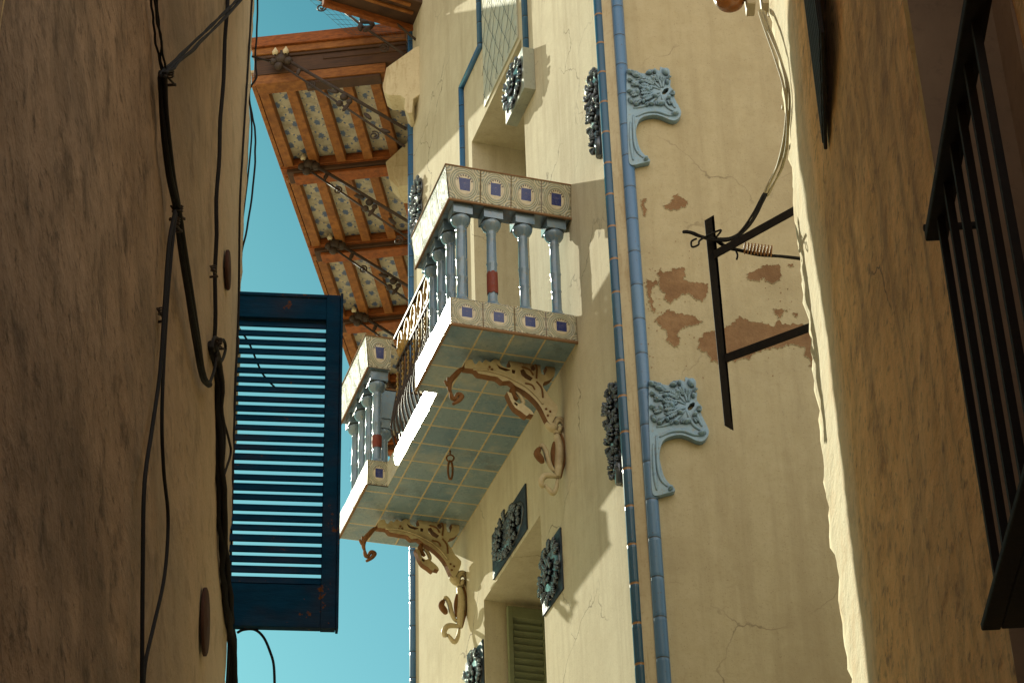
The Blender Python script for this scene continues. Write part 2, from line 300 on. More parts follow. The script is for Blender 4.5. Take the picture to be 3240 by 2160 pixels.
# ------------------------------------------------------------------ object helpers
WL = {}
def thing(name, label, cat, loc=(0, 0, 0), group=None):
    o = bpy.data.objects.new(name, None); COL.objects.link(o); o.location = loc; o.empty_display_size = .1
    WL[o] = V(loc); o['label'] = label; o['category'] = cat
    if group: o['group'] = group
    return o
class MB:
    def __init__(s): s.bm = bmesh.new(); s.uv = s.bm.loops.layers.uv.new('UVMap')
    def face(s, pts, mi=0, smooth=False, uvs=None):
        vs = [s.bm.verts.new(p) for p in pts]
        try: f = s.bm.faces.new(vs)
        except ValueError: return None
        f.material_index = mi; f.smooth = smooth
        if uvs:
            for l, w in zip(f.loops, uvs): l[s.uv].uv = w
        return f
    def box(s, fr, u0, u1, n0, n1, z0, z1, mi=0, uvt=None):
        P = lambda a, b, c: fr.p(a, b, c)
        fs = [((u0, n0, z0), (u1, n0, z0), (u1, n0, z1), (u0, n0, z1)), ((u1, n1, z0), (u0, n1, z0), (u0, n1, z1), (u1, n1, z1)),
              ((u0, n1, z0), (u0, n0, z0), (u0, n0, z1), (u0, n1, z1)), ((u1, n0, z0), (u1, n1, z0), (u1, n1, z1), (u1, n0, z1)),
              ((u0, n0, z1), (u1, n0, z1), (u1, n1, z1), (u0, n1, z1)), ((u0, n1, z0), (u1, n1, z0), (u1, n0, z0), (u0, n0, z0))]
        vs = {}
        def vv(c):
            if c not in vs: vs[c] = s.bm.verts.new(P(*c))
            return vs[c]
        t = uvt or 1.
        for i, q in enumerate(fs):
            f = s.bm.faces.new([vv(c) for c in q]); f.material_index = mi
            if uvt:
                for l, c in zip(f.loops, q):
                    uu = ((c[0] - u0) if i in (0, 1) else (c[1] - n0)) if i < 4 else c[0] - u0
                    wv = (c[2] - z0) if i < 4 else c[1] - n0
                    l[s.uv].uv = (uu / t, wv / (z1 - z0) if i < 4 else wv / t)
        return s
    def obox(s, c, ax, ay, az_, mi=0):
        """box from centre and three half-axis vectors"""
        c = V(c); vs = [s.bm.verts.new(c + ax * i + ay * j + az_ * k) for i in (-1, 1) for j in (-1, 1) for k in (-1, 1)]
        for q in ((0, 1, 3, 2), (4, 6, 7, 5), (0, 4, 5, 1), (2, 3, 7, 6), (0, 2, 6, 4), (1, 5, 7, 3)):
            s.bm.faces.new([vs[i] for i in q]).material_index = mi
        return s
    def bar(s, a, b, w, h, up=V((0, 0, 1)), mi=0):
        a = V(a); b = V(b); d = (b - a).normalized(); x = d.cross(up).normalized(); y = x.cross(d)
        return s.obox((a + b) / 2, (b - a) / 2, x * (w / 2), y * (h / 2), mi)
    def tube(s, pts, r, seg=8, mi=0, cap=True, rs=None):
        pts = [V(p) for p in pts]; n = len(pts); rings = []
        prev = None
        for i, p in enumerate(pts):
            d = (pts[min(i + 1, n - 1)] - pts[max(i - 1, 0)]).normalized()
            if prev is None:
                x = d.orthogonal().normalized()
            else:
                x = (prev - d * prev.dot(d)).normalized()
            prev = x; y = d.cross(x); rr = rs[i] if rs else r
            rings.append([s.bm.verts.new(p + (x * math.cos(t) + y * math.sin(t)) * rr) for t in [2 * math.pi * k / seg for k in range(seg)]])
        for i in range(n - 1):
            for k in range(seg):
                f = s.bm.faces.new((rings[i][k], rings[i][(k + 1) % seg], rings[i + 1][(k + 1) % seg], rings[i + 1][k])); f.smooth = True; f.material_index = mi
        if cap:
            for rg in (rings[0], rings[-1]):
                s.bm.faces.new(rg).material_index = mi
        return s
    def lathe(s, prof, c, axis=V((0, 0, 1)), seg=20, mi=0, mis=None):
        c = V(c); x = axis.orthogonal().normalized(); y = axis.cross(x); rings = []
        for r, z in prof:
            rings.append([s.bm.verts.new(c + axis * z + (x * math.cos(t) + y * math.sin(t)) * max(r, 1e-4)) for t in [2 * math.pi * k / seg for k in range(seg)]])
        for i in range(len(rings) - 1):
            for k in range(seg):
                f = s.bm.faces.new((rings[i][k], rings[i][(k + 1) % seg], rings[i + 1][(k + 1) % seg], rings[i + 1][k])); f.smooth = True
                f.material_index = mis[i] if mis else mi
        s.bm.faces.new(rings[0]); s.bm.faces.new(rings[-1]); return s
    def ell(s, c, ax, ay, az_, mi=0, seg=10, ring=6):
        c = V(c); rows = []
        for i in range(1, ring):
            th = math.pi * i / ring
            rows.append([s.bm.verts.new(c + ax * math.sin(th) * math.cos(t) + ay * math.sin(th) * math.sin(t) + az_ * math.cos(th)) for t in [2 * math.pi * k / seg for k in range(seg)]])
        top = s.bm.verts.new(c + az_); bot = s.bm.verts.new(c - az_)
        for i in range(len(rows) - 1):
            for k in range(seg):
                f = s.bm.faces.new((rows[i][k], rows[i + 1][k], rows[i + 1][(k + 1) % seg], rows[i][(k + 1) % seg])); f.smooth = True; f.material_index = mi
        for k in range(seg):
            f = s.bm.faces.new((top, rows[0][k], rows[0][(k + 1) % seg])); f.smooth = True; f.material_index = mi
            f = s.bm.faces.new((bot, rows[-1][(k + 1) % seg], rows[-1][k])); f.smooth = True; f.material_index = mi
        return s
    def prism(s, pts, vec, holes=(), mi=0, mside=None, smooth=False):
        """flat outline (3d points) pushed along vec"""
        loops = [[V(p) for p in pts]] + [[V(p) for p in h] for h in holes]
        tris = tessellate_polygon(loops); flat = [p for l in loops for p in l]
        a = [s.bm.verts.new(p) for p in flat]; b = [s.bm.verts.new(p + vec) for p in flat]
        for t in tris:
            for q in ([a[i] for i in t], [b[i] for i in reversed(t)]):
                try: s.bm.faces.new(q).material_index = mi
                except ValueError: pass
        k = 0; ms = mi if mside is None else mside
        for l in loops:
            n = len(l)
            for i in range(n):
                j = (i + 1) % n
                f = s.bm.faces.new((a[k + i], a[k + j], b[k + j], b[k + i])); f.material_index = ms; f.smooth = smooth
            k += n
        return s
    def build(s, name, mats, parent=None, loc=None, bevel=0, kind=None, local=False):
        if not isinstance(mats, (list, tuple)): mats = [mats]
        bmesh.ops.recalc_face_normals(s.bm, faces=s.bm.faces)
        base = V(loc) if loc is not None else (WL[parent] if parent else V((0, 0, 0)))
        if not local: bmesh.ops.translate(s.bm, verts=s.bm.verts, vec=-base)
        me = bpy.data.meshes.new(name); s.bm.to_mesh(me); s.bm.free()
        for mm in mats: me.materials.append(mm)
        o = bpy.data.objects.new(name, me); COL.objects.link(o); WL[o] = base
        if parent: o.parent = parent; o.location = base - WL[parent]
        else: o.location = base
        if bevel:
            b = o.modifiers.new('bevel', 'BEVEL'); b.width = bevel; b.segments = 2; b.limit_method = 'ANGLE'; b.angle_limit = R(40)
        if kind: o['kind'] = kind
        return o
def tag(o, label, cat, group=None):
    o['label'] = label; o['category'] = cat
    if group: o['group'] = group
    return o
def copy(o, loc, parent=None, rot=None):
    c = o.copy(); COL.objects.link(c); c.location = loc
    if parent: c.parent = parent
    if rot is not None: c.rotation_euler = rot
    return c
def smooth_pts(pts, sub=4):
    pts = [V(p) for p in pts]; out = []
    n = len(pts)
    for i in range(n - 1):
        p0 = pts[max(i - 1, 0)]; p1 = pts[i]; p2 = pts[i + 1]; p3 = pts[min(i + 2, n - 1)]
        for k in range(sub):
            t = k / sub
            out.append(.5 * ((2 * p1) + (p2 - p0) * t + (2 * p0 - 5 * p1 + 4 * p2 - p3) * t * t + (3 * p1 - p0 - 3 * p2 + p3) * t ** 3))
    out.append(pts[-1]); return out
def spiral(fr, u, c, r, turns, a0, plane='nz', seg=22, d=1):
    """spiral in the n-z plane of a frame, shrinking inwards"""
    out = []
    for i in range(seg + 1):
        t = i / seg; rr = r * (1 - .78 * t); a = a0 + d * turns * 2 * math.pi * t
        out.append(fr.p(u, c[0] + rr * math.cos(a), c[1] + rr * math.sin(a)))
    return out

# ================================================================== GROUND
g = MB(); g.face([(-1500, -1500, 0), (1500, -1500, 0), (1500, 1500, 0), (-1500, 1500, 0)])
g.build('ground', M['ground'], kind='structure')

# ================================================================== TILED CORNER BUILDING
BT = 16.0                       # roof line above ground
ZT = 8.2                        # top of the walls in facade heights
ZB = -F.O.z                     # ground level in facade heights
bld = thing('corner_building', 'tall cream house with blue tile edging, tiled balcony and timber eaves', 'building', F.p(1.5, -2, ZB))
# --- openings on the facade
UO = (.885, 2.19, .20, 3.29)    # balcony door: u0,u1,z0,z1
LO = (.87, 2.15, -3.2, -.80)    # window under the balcony
def wall_with_holes(mb, fr, u0, u1, z0, z1, holes, n=0., depth=.45, mi=0, back=1):
    us = sorted({u0, u1, *[h[0] for h in holes], *[h[1] for h in holes]}); zs = sorted({z0, z1, *[h[2] for h in holes], *[h[3] for h in holes]})
    for i in range(len(us) - 1):
        for j in range(len(zs) - 1):
            cu_ = (us[i] + us[i + 1]) / 2; cz = (zs[j] + zs[j + 1]) / 2
            if any(h[0] < cu_ < h[1] and h[2] < cz < h[3] for h in holes): continue
            mb.face([fr.p(us[i], n, zs[j]), fr.p(us[i + 1], n, zs[j]), fr.p(us[i + 1], n, zs[j + 1]), fr.p(us[i], n, zs[j + 1])], mi)
    sg = -1 if fr in (F, C, RW) else 1
    for h in holes:
        a, b, c, d = h; nn = n + sg * depth
        mb.face([fr.p(a, n, c), fr.p(a, n, d), fr.p(a, nn, d), fr.p(a, nn, c)], mi)
        mb.face([fr.p(b, n, c), fr.p(b, n, d), fr.p(b, nn, d), fr.p(b, nn, c)], mi)
        mb.face([fr.p(a, n, c), fr.p(b, n, c), fr.p(b, nn, c), fr.p(a, nn, c)], mi)
        mb.face([fr.p(a, n, d), fr.p(b, n, d), fr.p(b, nn, d), fr.p(a, nn, d)], mi)
        mb.face([fr.p(a, nn, c), fr.p(b, nn, c), fr.p(b, nn, d), fr.p(a, nn, d)], back)
w = MB(); wall_with_holes(w, F, F_NEAR, 4.0, ZB, ZT, [UO, LO]); w.build('facade_wall', [M['facade'], M['dark']], bld)
w = MB(); w.face([C.p(0, 0, ZB), C.p(14, 0, ZB), C.p(14, 0, ZT), C.p(0, 0, ZT)]); w.build('wing_wall', M['facade'], bld)
w = MB(); w.face([_ce + V((0, 0, ZB)), S.O + V((0, 0, ZB)), S.O + V((0, 0, ZT)), _ce + V((0, 0, ZT))]); w.build('chamfer_strip', M['cream'], bld)
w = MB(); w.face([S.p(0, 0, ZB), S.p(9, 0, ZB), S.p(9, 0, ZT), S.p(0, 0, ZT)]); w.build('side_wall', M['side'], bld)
w = MB(); b1 = C.p(14, 0, 0); b2 = S.p(9, 0, 0); b3 = V((b2.x + 2, b1.y, 0))
zt = V((0, 0, F.O.z + ZT))
def xy(p): return V((p.x, p.y, 0))
w.prism([xy(F.p(4, 0, 0)) + zt, xy(b1) + zt, xy(b3) + zt, xy(b2) + zt, xy(S.O) + zt, xy(_ce) + zt], V((0, 0, .3)))
w.face([xy(b1), xy(b3), xy(b3) + zt, xy(b1) + zt]); w.face([xy(b2), xy(b3), xy(b3) + zt, xy(b2) + zt])
w.build('roof', M['cream'], bld)

# tile edging running up the corners and round the balcony door
def vstrip(name, fr, u, n, r, z0, z1, mat, seg=12):
    b = MB(); b.tube([fr.p(u, n, z0), fr.p(u, n, z1)], r, seg); return b.build(name, mat, bld)
vstrip('edging_tile_strip', F, F_NEAR + .022, .004, .034, ZB, ZT, M['sdark'])
vstrip('edging_tile_strip', S, .032, -.002, .040, ZB, ZT, M['slight'])

def door_moulding(name, pts):
    b = MB()
    for k in range(len(pts) - 1):
        p, q = V(F.p(*pts[k])), V(F.p(*pts[k + 1])); b.tube([p, q], .027, 10); 
    for k in range(1, len(pts) - 1): b.ell(F.p(*pts[k]), V((.027, 0, 0)), V((0, .027, 0)), V((0, 0, .027)))
    return b.build(name, M['sdark2'], bld)
M['sdark2'] = strip_tiles('blue door edging tile', (.03, .115, .25), (.045, .145, .28), (.03, .04, .05), rough=.25, per=.22, jw=.012)
door_moulding('door_edging', [(1.86, .012, 8.0), (1.86, .012, 4.01), (2.40, .012, 4.01), (2.40, .012, .2)])
door_moulding('door_edging', [(.735, .012, 8.0), (.735, .012, 2.95)])
vstrip('edging_tile_strip', F, 3.975, .005, .036, ZB, ZT, M['sdark2'])
# pale glazed frieze over the balcony door
b = MB(); nx = 4; nz = 5
for i in range(nx):
    for j in range(nz):
        uu0 = .93 + i * .22; zz0 = 3.34 + j * .24
        b.box(F, uu0 + .003, uu0 + .217, .002, .012, zz0 + .003, zz0 + .237)
b.build('frieze_tiles', M['band'], bld)
b = MB()
for i in range(-5, 8):          # wire lattice fixed over the glazed panel
    for s_ in (-1, 1):
        x0 = .93 + i * .16; za, zb = 3.36, 4.5
        P = []
        for t in range(13):
            z = za + (zb - za) * t / 12; u = x0 + (s_ * (z - za) * .55 if s_ > 0 else .7 - (z - za) * .55)
            if .93 <= u <= 1.80: P.append(F.p(u, .022 + .004 * math.sin(t * 2 + i), z))
        if len(P) > 1: b.tube(P, .0016, 5)
b.build('wire_lattice', M['net'], bld)

# relief plaques (panel with raised leaves)
def leaf(mb, P, du, dz, nv, L_, W_, T_, mi=0):
    """one carved leaf: midrib, paired lobes, curled tip"""
    for k in range(5):
        t = k / 4; c = P + du * (L_ * (.1 + .8 * t)) + nv * (T_ * (.5 + .5 * math.sin(t * 2.6)))
        w_ = W_ * (.55 + .75 * math.sin(math.pi * (.15 + .7 * t)))
        for s_ in (-1, 1):
            d = (du * .75 + dz * s_ * .66).normalized(); q = (dz * s_ * .75 - du * .66).normalized()
            mb.ell(c + d * w_ * .5, d * w_ * .62, q * W_ * .24, nv * T_ * .55, mi, 8, 5)
    mb.tube([P, P + du * L_ * .5 + nv * T_ * 1.1, P + du * L_ + nv * T_ * .6], W_ * .12, 6, mi)
def leaf_cluster(mb, fr, u0, u1, z0, z1, n0, d, cnt, seed, mi=0, size=1., outw=1):
    rd = random.Random(seed); W = u1 - u0; H = z1 - z0; nv = fr.n * outw
    nf = 2 if W > H * 1.6 else 1
    mb.ell(fr.p(u0 + W / 2, n0, z0 + H / 2), fr.u * W * .46, fr.z * H * .44, nv * d * .35, mi, 20, 8)
    for f in range(nf):
        c = V(fr.p(u0 + W * (.5 if nf == 1 else (.3 + .4 * f)), n0, z0 + H * (.5 + .06 * (f * 2 - 1) * (nf - 1)))); r_ = min(W / nf, H) * .24
        for i in range(9):      # flower
            a = i * 2 * math.pi / 9 + .2; e = fr.u * math.cos(a) + fr.z * math.sin(a); g_ = -fr.u * math.sin(a) + fr.z * math.cos(a)
            mb.ell(c + e * r_ * .62 + nv * d * .5, (e * .95 + nv * .3) * r_ * .42, g_ * r_ * .19, nv * d * .30, mi, 8, 6)
        for i in range(5):
            a = i * 2 * math.pi / 5; e = fr.u * math.cos(a) + fr.z * math.sin(a); mb.ell(c + e * r_ * .22 + nv * d * .72, e * r_ * .2, (-fr.u * math.sin(a) + fr.z * math.cos(a)) * r_ * .13, nv * d * .22, mi, 8, 6)
        mb.ell(c + nv * d * .85, fr.u * r_ * .14, fr.z * r_ * .14, nv * d * .25, mi, 8, 6)
    ring = int(12 if nf == 1 else 18)
    for i in range(ring):       # leaves swirling round towards the frame
        a = 2 * math.pi * i / ring + rd.uniform(-.12, .12); ex = W * .30; ez = H * .30
        P = V(fr.p(u0 + W / 2 + ex * math.cos(a), n0 + d * .1 * outw, z0 + H / 2 + ez * math.sin(a)))
        aa = math.atan2(math.sin(a) * ez, math.cos(a) * ex) + .5 + rd.uniform(-.25, .25); du = fr.u * math.cos(aa) + fr.z * math.sin(aa); dz = -fr.u * math.sin(aa) + fr.z * math.cos(aa)
        leaf(mb, P, du, dz, nv, min(W, H) * rd.uniform(.16, .23), min(W, H) * .085, d * .38, mi)
    for i in range(6):          # buds
        a = rd.uniform(0, 6.28); P = V(fr.p(u0 + W / 2 + W * .40 * math.cos(a), n0 + d * .35 * outw, z0 + H / 2 + H * .38 * math.sin(a))); r_ = min(W, H) * .05
        mb.ell(P, fr.u * r_, fr.z * r_, nv * d * .4, mi, 8, 6)
def plaque(name, u0, u1, z0, z1, th, d, cnt, seed, label=None):
    b = MB(); b.box(F, u0, u1, .0, th, z0, z1); o = b.build(name, M['plaquebase'], bld, bevel=.004)
    if label: o['label'] = label
    b = MB(); leaf_cluster(b, F, u0, u1, z0, z1, th, d, cnt, seed); b.build('leaf_relief', M['dkrel'], o)
    return o
M['plaquebase'] = glaze('plaque ground', (.30, .33, .28), (.36, .38, .30), rough=.35, dirt=(.1, .08, .05), amt=.3)
M['bluebase'] = glaze('blue plaque ground', (.022, .038, .058), (.03, .048, .07), rough=.5, spec=.3)
plaque('relief_plaque', .60, 1.05, 2.57, 2.96, .09, .05, 40, 1)
for (a, b_, c_, d_, s_) in ((1.13, 1.90, -.77, -.42, 2), (.47, .87, -1.54, -1.10, 3), (2.17, 2.60, -1.50, -1.09, 4)):
    o = plaque('relief_plaque', a, b_, c_, d_, .012, .05, 46 if s_ == 2 else 34, s_)
    o.data.materials[0] = M['bluebase']
# corner ornaments on the facade side, tucked beside the tile strip
def corner_orn(u0, u1, z0, z1, seed, cnt=46):
    b = MB(); H3 = (z1 - z0)
    for i, (a, c, w_) in enumerate(((.52, 1.0, 1.), (.22, .72, .9), (.0, .36, .62))):
        um = u0 + (u1 - u0) * .5; hw = (u1 - u0) * .5 * w_; za, zc = z0 + H3 * a, z0 + H3 * c
        b.ell(F.p(um, .0, (za + zc) / 2), F.u * hw * .8, F.z * (zc - za) * .56, F.n * .03, 0, 14, 8)
        leaf_cluster(b, F, um - hw, um + hw, za, zc, .012, .055, cnt, seed + i)
    b.tube([F.p(u0 + .1, .01, z0 - .04), F.p(u0 + .08, .02, z0 + H3 * .2)], .03, 8)
    return b.build('corner_leaf_ornament', M['dkrel'], bld)
corner_orn(-.725, -.46, 1.08, 1.78, 11); corner_orn(-.725, -.46, -1.35, -.68, 12); corner_orn(3.6, 3.95, 3.35, 4.05, 13)
corner_orn(3.45, 3.95, -2.1, -1.45, 14, 30)

# --- pale relief brackets on the side wall
def z6(x, y): return (1800 + x * .4464, y * .4464)
D_OUT = [(405, 525), (440, 530), (480, 545), (530, 555), (545, 538), (575, 528), (610, 525), (638, 535), (640, 508), (665, 516), (692, 515), (710, 540), (705, 572), (690, 590), (715, 600), (712, 640), (725, 662), (748, 688), (735, 705), (750, 745), (772, 785), (790, 830), (775, 866), (745, 886), (705, 880), (655, 858), (600, 846), (540, 855), (500, 875), (478, 915), (470, 970), (480, 1030), (500, 1090), (530, 1130), (555, 1148), (570, 1170), (550, 1180), (500, 1190), (460, 1200), (425, 1190), (415, 1100), (408, 900), (402, 700)]
D_HOLE = [(652, 690), (668, 666), (690, 656), (702, 662), (696, 682), (675, 702), (658, 704)]
def SP(x, y, n=0.): px = z6(x, y); return S.hn(px[0], px[1], n)
def dragon_part():
    base = S.p(*SP(440, 700))
    o_ = [S.p(*SP(*p)) + S.n * -.002 for p in D_OUT]; h_ = [S.p(*SP(*p)) + S.n * -.002 for p in D_HOLE]
    sm = smooth_pts(o_ + [o_[0]], 3)[:-1]
    b = MB(); b.prism(sm, S.n * -.045, [h_])
    rd = random.Random(5); f = S.n * -.047
    def at(x, y): return S.p(*SP(x, y)) + f
    k = .4464 / 485            # metres per traced unit
    # flowing ribs
    for pl in ([(640, 660), (600, 620), (560, 600), (520, 590), (470, 600)], [(640, 670), (590, 650), (540, 650), (490, 640), (440, 650)], [(640, 690), (590, 700), (550, 720), (500, 720)],
               [(650, 655), (640, 620), (620, 580), (610, 550)], [(660, 655), (665, 610), (680, 580)], [(640, 700), (600, 740), (560, 770), (510, 790), (450, 800)], [(650, 710), (670, 760), (700, 800), (750, 830)],
               [(450, 850), (455, 950), (460, 1040), (480, 1110), (520, 1150)], [(430, 900), (432, 1000), (440, 1100), (450, 1170)], [(700, 700), (720, 750), (745, 800)], [(470, 860), (540, 830), (620, 825), (700, 850), (760, 850)]):
        pts = smooth_pts([at(*q) for q in pl], 4); n = len(pts)
        b.tube(pts, .008, 7, rs=[.004 + .008 * math.sin(math.pi * (i + .5) / n) for i in range(n)])
    for (x, y, ang, ln) in ((600, 640, 2.5, 90), (590, 665, 2.9, 95), (585, 690, 3.2, 90), (590, 715, 3.6, 85), (605, 630, 2.1, 75), (625, 620, 1.75, 70), (650, 625, 1.4, 60), (520, 590, 2.6, 85), (500, 640, 3.0, 70), (495, 700, 3.4, 70), (510, 745, 3.8, 60), (480, 560, 2.9, 55), (570, 560, 1.6, 35), (690, 600, .9, 40), (560, 760, 4.1, 45), (620, 750, 4.6, 45), (690, 745, 5.2, 50), (700, 705, .1, 45), (450, 610, 3.1, 40), (450, 740, 3.3, 40)):
        du = S.u * math.cos(ang) + S.z * math.sin(ang); dz = -S.u * math.sin(ang) + S.z * math.cos(ang)
        leaf(b, at(x, y), du, dz, -S.n, ln * k * .8, ln * k * .34, .013)
    for (x, y, r) in ((675, 548, 30), (420, 548, 20), (425, 605, 18), (425, 685, 20), (435, 760, 18), (470, 575, 22), (560, 555, 22), (600, 545, 18), (510, 620, 20), (550, 675, 24), (605, 720, 20), (650, 770, 26), (690, 620, 18), (700, 730, 20), (480, 690, 22), (520, 760, 18), (580, 775, 18), (725, 690, 14), (540, 1160, 18), (470, 780, 16), (455, 640, 16), (590, 600, 18), (500, 660, 14), (745, 840, 26)):
        a = rd.uniform(0, 3.14); rr = r * k
        b.ell(at(x, y), (S.u * math.cos(a) + S.z * math.sin(a)) * rr * 1.15, (-S.u * math.sin(a) + S.z * math.cos(a)) * rr * .75, S.n * .032, 0, 10, 6)
    for i in range(0):     # small leaf tips filling the field
        x = rd.uniform(415, 700); y = rd.uniform(550, 810)
        a = rd.uniform(0, 3.14); rr = rd.uniform(7, 13) * k
        if math.hypot(x - 678, y - 680) < 38: continue
        b.ell(at(x, y), (S.u * math.cos(a) + S.z * math.sin(a)) * rr * 1.9, (-S.u * math.sin(a) + S.z * math.cos(a)) * rr * .8, S.n * .020, 0, 8, 5)
    WL_base = base
    o = b.build('leaf_relief_bracket', M['relief'], bld, loc=WL_base)
    return o
dr = dragon_part()
zsh = S.hn(1492 * Q2, 885 * Q2)[2] - S.hn(1440 * Q2, 172 * Q2)[2]
copy(dr, dr.location + V((0, 0, zsh)))

# --- bare patches where the side wall's skin has fallen off
def z7(x, y): return (1850 + x * .5421, 550 + y * .5421)
PATCH = [[(465, 200), (470, 180), (500, 165), (515, 130), (545, 117), (565, 140), (600, 160), (590, 190), (540, 210), (500, 215)],
 [(325, 150), (340, 160), (355, 145), (365, 155), (350, 175), (358, 215), (360, 245), (348, 250), (335, 215), (328, 190)],
 [(430, 570), (445, 545), (460, 570), (500, 565), (540, 545), (585, 550), (590, 590), (575, 620), (620, 630), (660, 640), (720, 640), (725, 690), (690, 740), (650, 745), (630, 710), (600, 700), (560, 710), (530, 735), (500, 760), (475, 740), (465, 700), (440, 670), (428, 620)],
 [(360, 620), (430, 630), (428, 650), (400, 655), (385, 700), (400, 760), (408, 810), (390, 800), (375, 740), (362, 680)],
 [(408, 850), (450, 825), (495, 790), (530, 812), (580, 818), (630, 830), (690, 862), (650, 885), (590, 890), (550, 920), (540, 955), (560, 960), (545, 1018), (510, 1000), (475, 970), (480, 920), (440, 890)],
 [(940, 585), (975, 575), (1010, 560), (1030, 535), (1090, 530), (1140, 535), (1148, 590), (1130, 630), (1100, 635), (1060, 630), (1040, 610), (1010, 632), (975, 628), (945, 605)],
 [(1190, 530), (1215, 525), (1222, 542), (1200, 546)], [(1215, 815), (1235, 812), (1245, 830), (1225, 838)],
 [(1100, 788), (1130, 790), (1160, 795), (1182, 798), (1160, 815), (1145, 840), (1120, 845), (1112, 815)],
 [(660, 1010), (665, 975), (700, 930), (750, 915), (800, 905), (850, 885), (880, 850), (905, 837), (950, 845), (970, 865), (1050, 875), (1095, 890), (1110, 870), (1130, 850), (1150, 875), (1250, 880), (1350, 880), (1440, 900), (1440, 1160), (1365, 1130), (1310, 1125), (1330, 1095), (1280, 1070), (1285, 1020), (1240, 1000), (1170, 995), (1150, 1020), (1090, 1015), (1000, 1040), (960, 1075), (900, 1085), (840, 1095), (770, 1105), (735, 1085), (715, 1045), (670, 1030)]]
def rough_outline(pts, amp, sub=6, seed=0):
    rd = random.Random(seed); out = []
    n = len(pts)
    for i in range(n):
        a = V((*pts[i], 0)); b = V((*pts[(i + 1) % n], 0)); d = b - a; nn = V((-d.y, d.x, 0)).normalized()
        for k in range(sub):
            t = k / sub; pp = a + d * t
            j = amp * (1.6 * noise.noise(pp * .045) + 1.3 * noise.noise(pp * .13 + V((9, 3, seed))) + .7 * noise.noise(pp * .35))
            out.append(((pp + nn * j * 1.6).x, (pp + nn * j * 1.6).y))
    return out
b = MB()
for i, pl in enumerate(PATCH):
    pts = [z7(x, y) for x, y in rough_outline(pl, 5, 10, i)]
    P = [S.p(*S.hn(x, y)) + S.n * -.0025 for x, y in pts]
    tr = tessellate_polygon([P]); vs = [b.bm.verts.new(p) for p in P]
    for t in tr:
        try: b.bm.faces.new([vs[j] for j in t])
        except ValueError: pass
    po = b.build('bare_plaster_patch', M['bare'], bld); b = MB()
    b.tube(P + [P[0]], .0016, 5, cap=False); b.build('broken_lip', M['side'], po); b = MB()
rd = random.Random(3)      # specks
for i in range(150):
    x = rd.choice([rd.gauss(600, 120), rd.gauss(280, 25), rd.gauss(400, 30), rd.gauss(1100, 90)]); y = rd.gauss(780, 190)
    if x < 345 and x > 225 and False: continue
    r = rd.uniform(1.2, 5)
    pts = [z7(x + r * rd.uniform(.6, 1.2) * math.cos(t), y + r * rd.uniform(.6, 1.2) * math.sin(t)) for t in [k * 1.047 for k in range(6)]]
    if pts[0][0] < 2040: continue
    b.face([S.p(*S.hn(px, py)) + S.n * -.002 for px, py in pts])
b.build('plaster_specks', M['bare'], bld)['kind'] = 'stuff'

# --- shutter folded against the far jamb of the lower window
sh = MB(); uJ = LO[1] - .035
pz1 = LO[3] - .06
b = MB()
n0, n1_ = -.15, -.44
b.box(F, uJ - .04, uJ, n0 - .035, n0, LO[2] + .02, pz1); b.box(F, uJ - .04, uJ, n1_, n1_ + .035, LO[2] + .02, pz1)
b.box(F, uJ - .04, uJ, n1_ + .035, n0 - .035, pz1 - .085, pz1)
so = b.build('window_shutter', M['green'], bld, bevel=.003)
b = MB(); zz = pz1 - .10
while zz > LO[2] + .1:
    c = F.p(uJ - .02, (n0 + n1_) / 2, zz)
    b.obox(c, F.n * .108, (F.u * math.cos(R(48)) - F.z * math.sin(R(48))) * .026, (F.u * math.sin(R(48)) + F.z * math.cos(R(48))) * .004)
    zz -= .052
b.build('louvre_slats', M['green'], so)
b = MB(); b.box(F, uJ - .006, uJ + .01, n1_ + .03, n0 - .03, LO[2] + .02, pz1 - .08); b.build('back_board', M['greend'], so)

# ================================================================== BALCONY (part of the building)
bm_ = MB()
TS = .2075
# slab core: two bays that stand forward and the recessed middle
U0, UA, UB, U1, NF, NM = 0., .83, 2.14, 2.97, .85, .70
core = [(U0, 0), (U1, 0), (U1, NF), (UB, NF), (UB, NM), (UA, NM), (UA, NF), (U0, NF)]
bm_.prism([F.p(a, b_, .006) for a, b_ in [(.02, 0), (2.95, 0), (2.95, .83), (2.16, .83), (2.16, .68), (.81, .68), (.81, .83), (.02, .83)]], V((0, 0, .18)))
bal = bm_.build('balcony', M['grout'], bld)
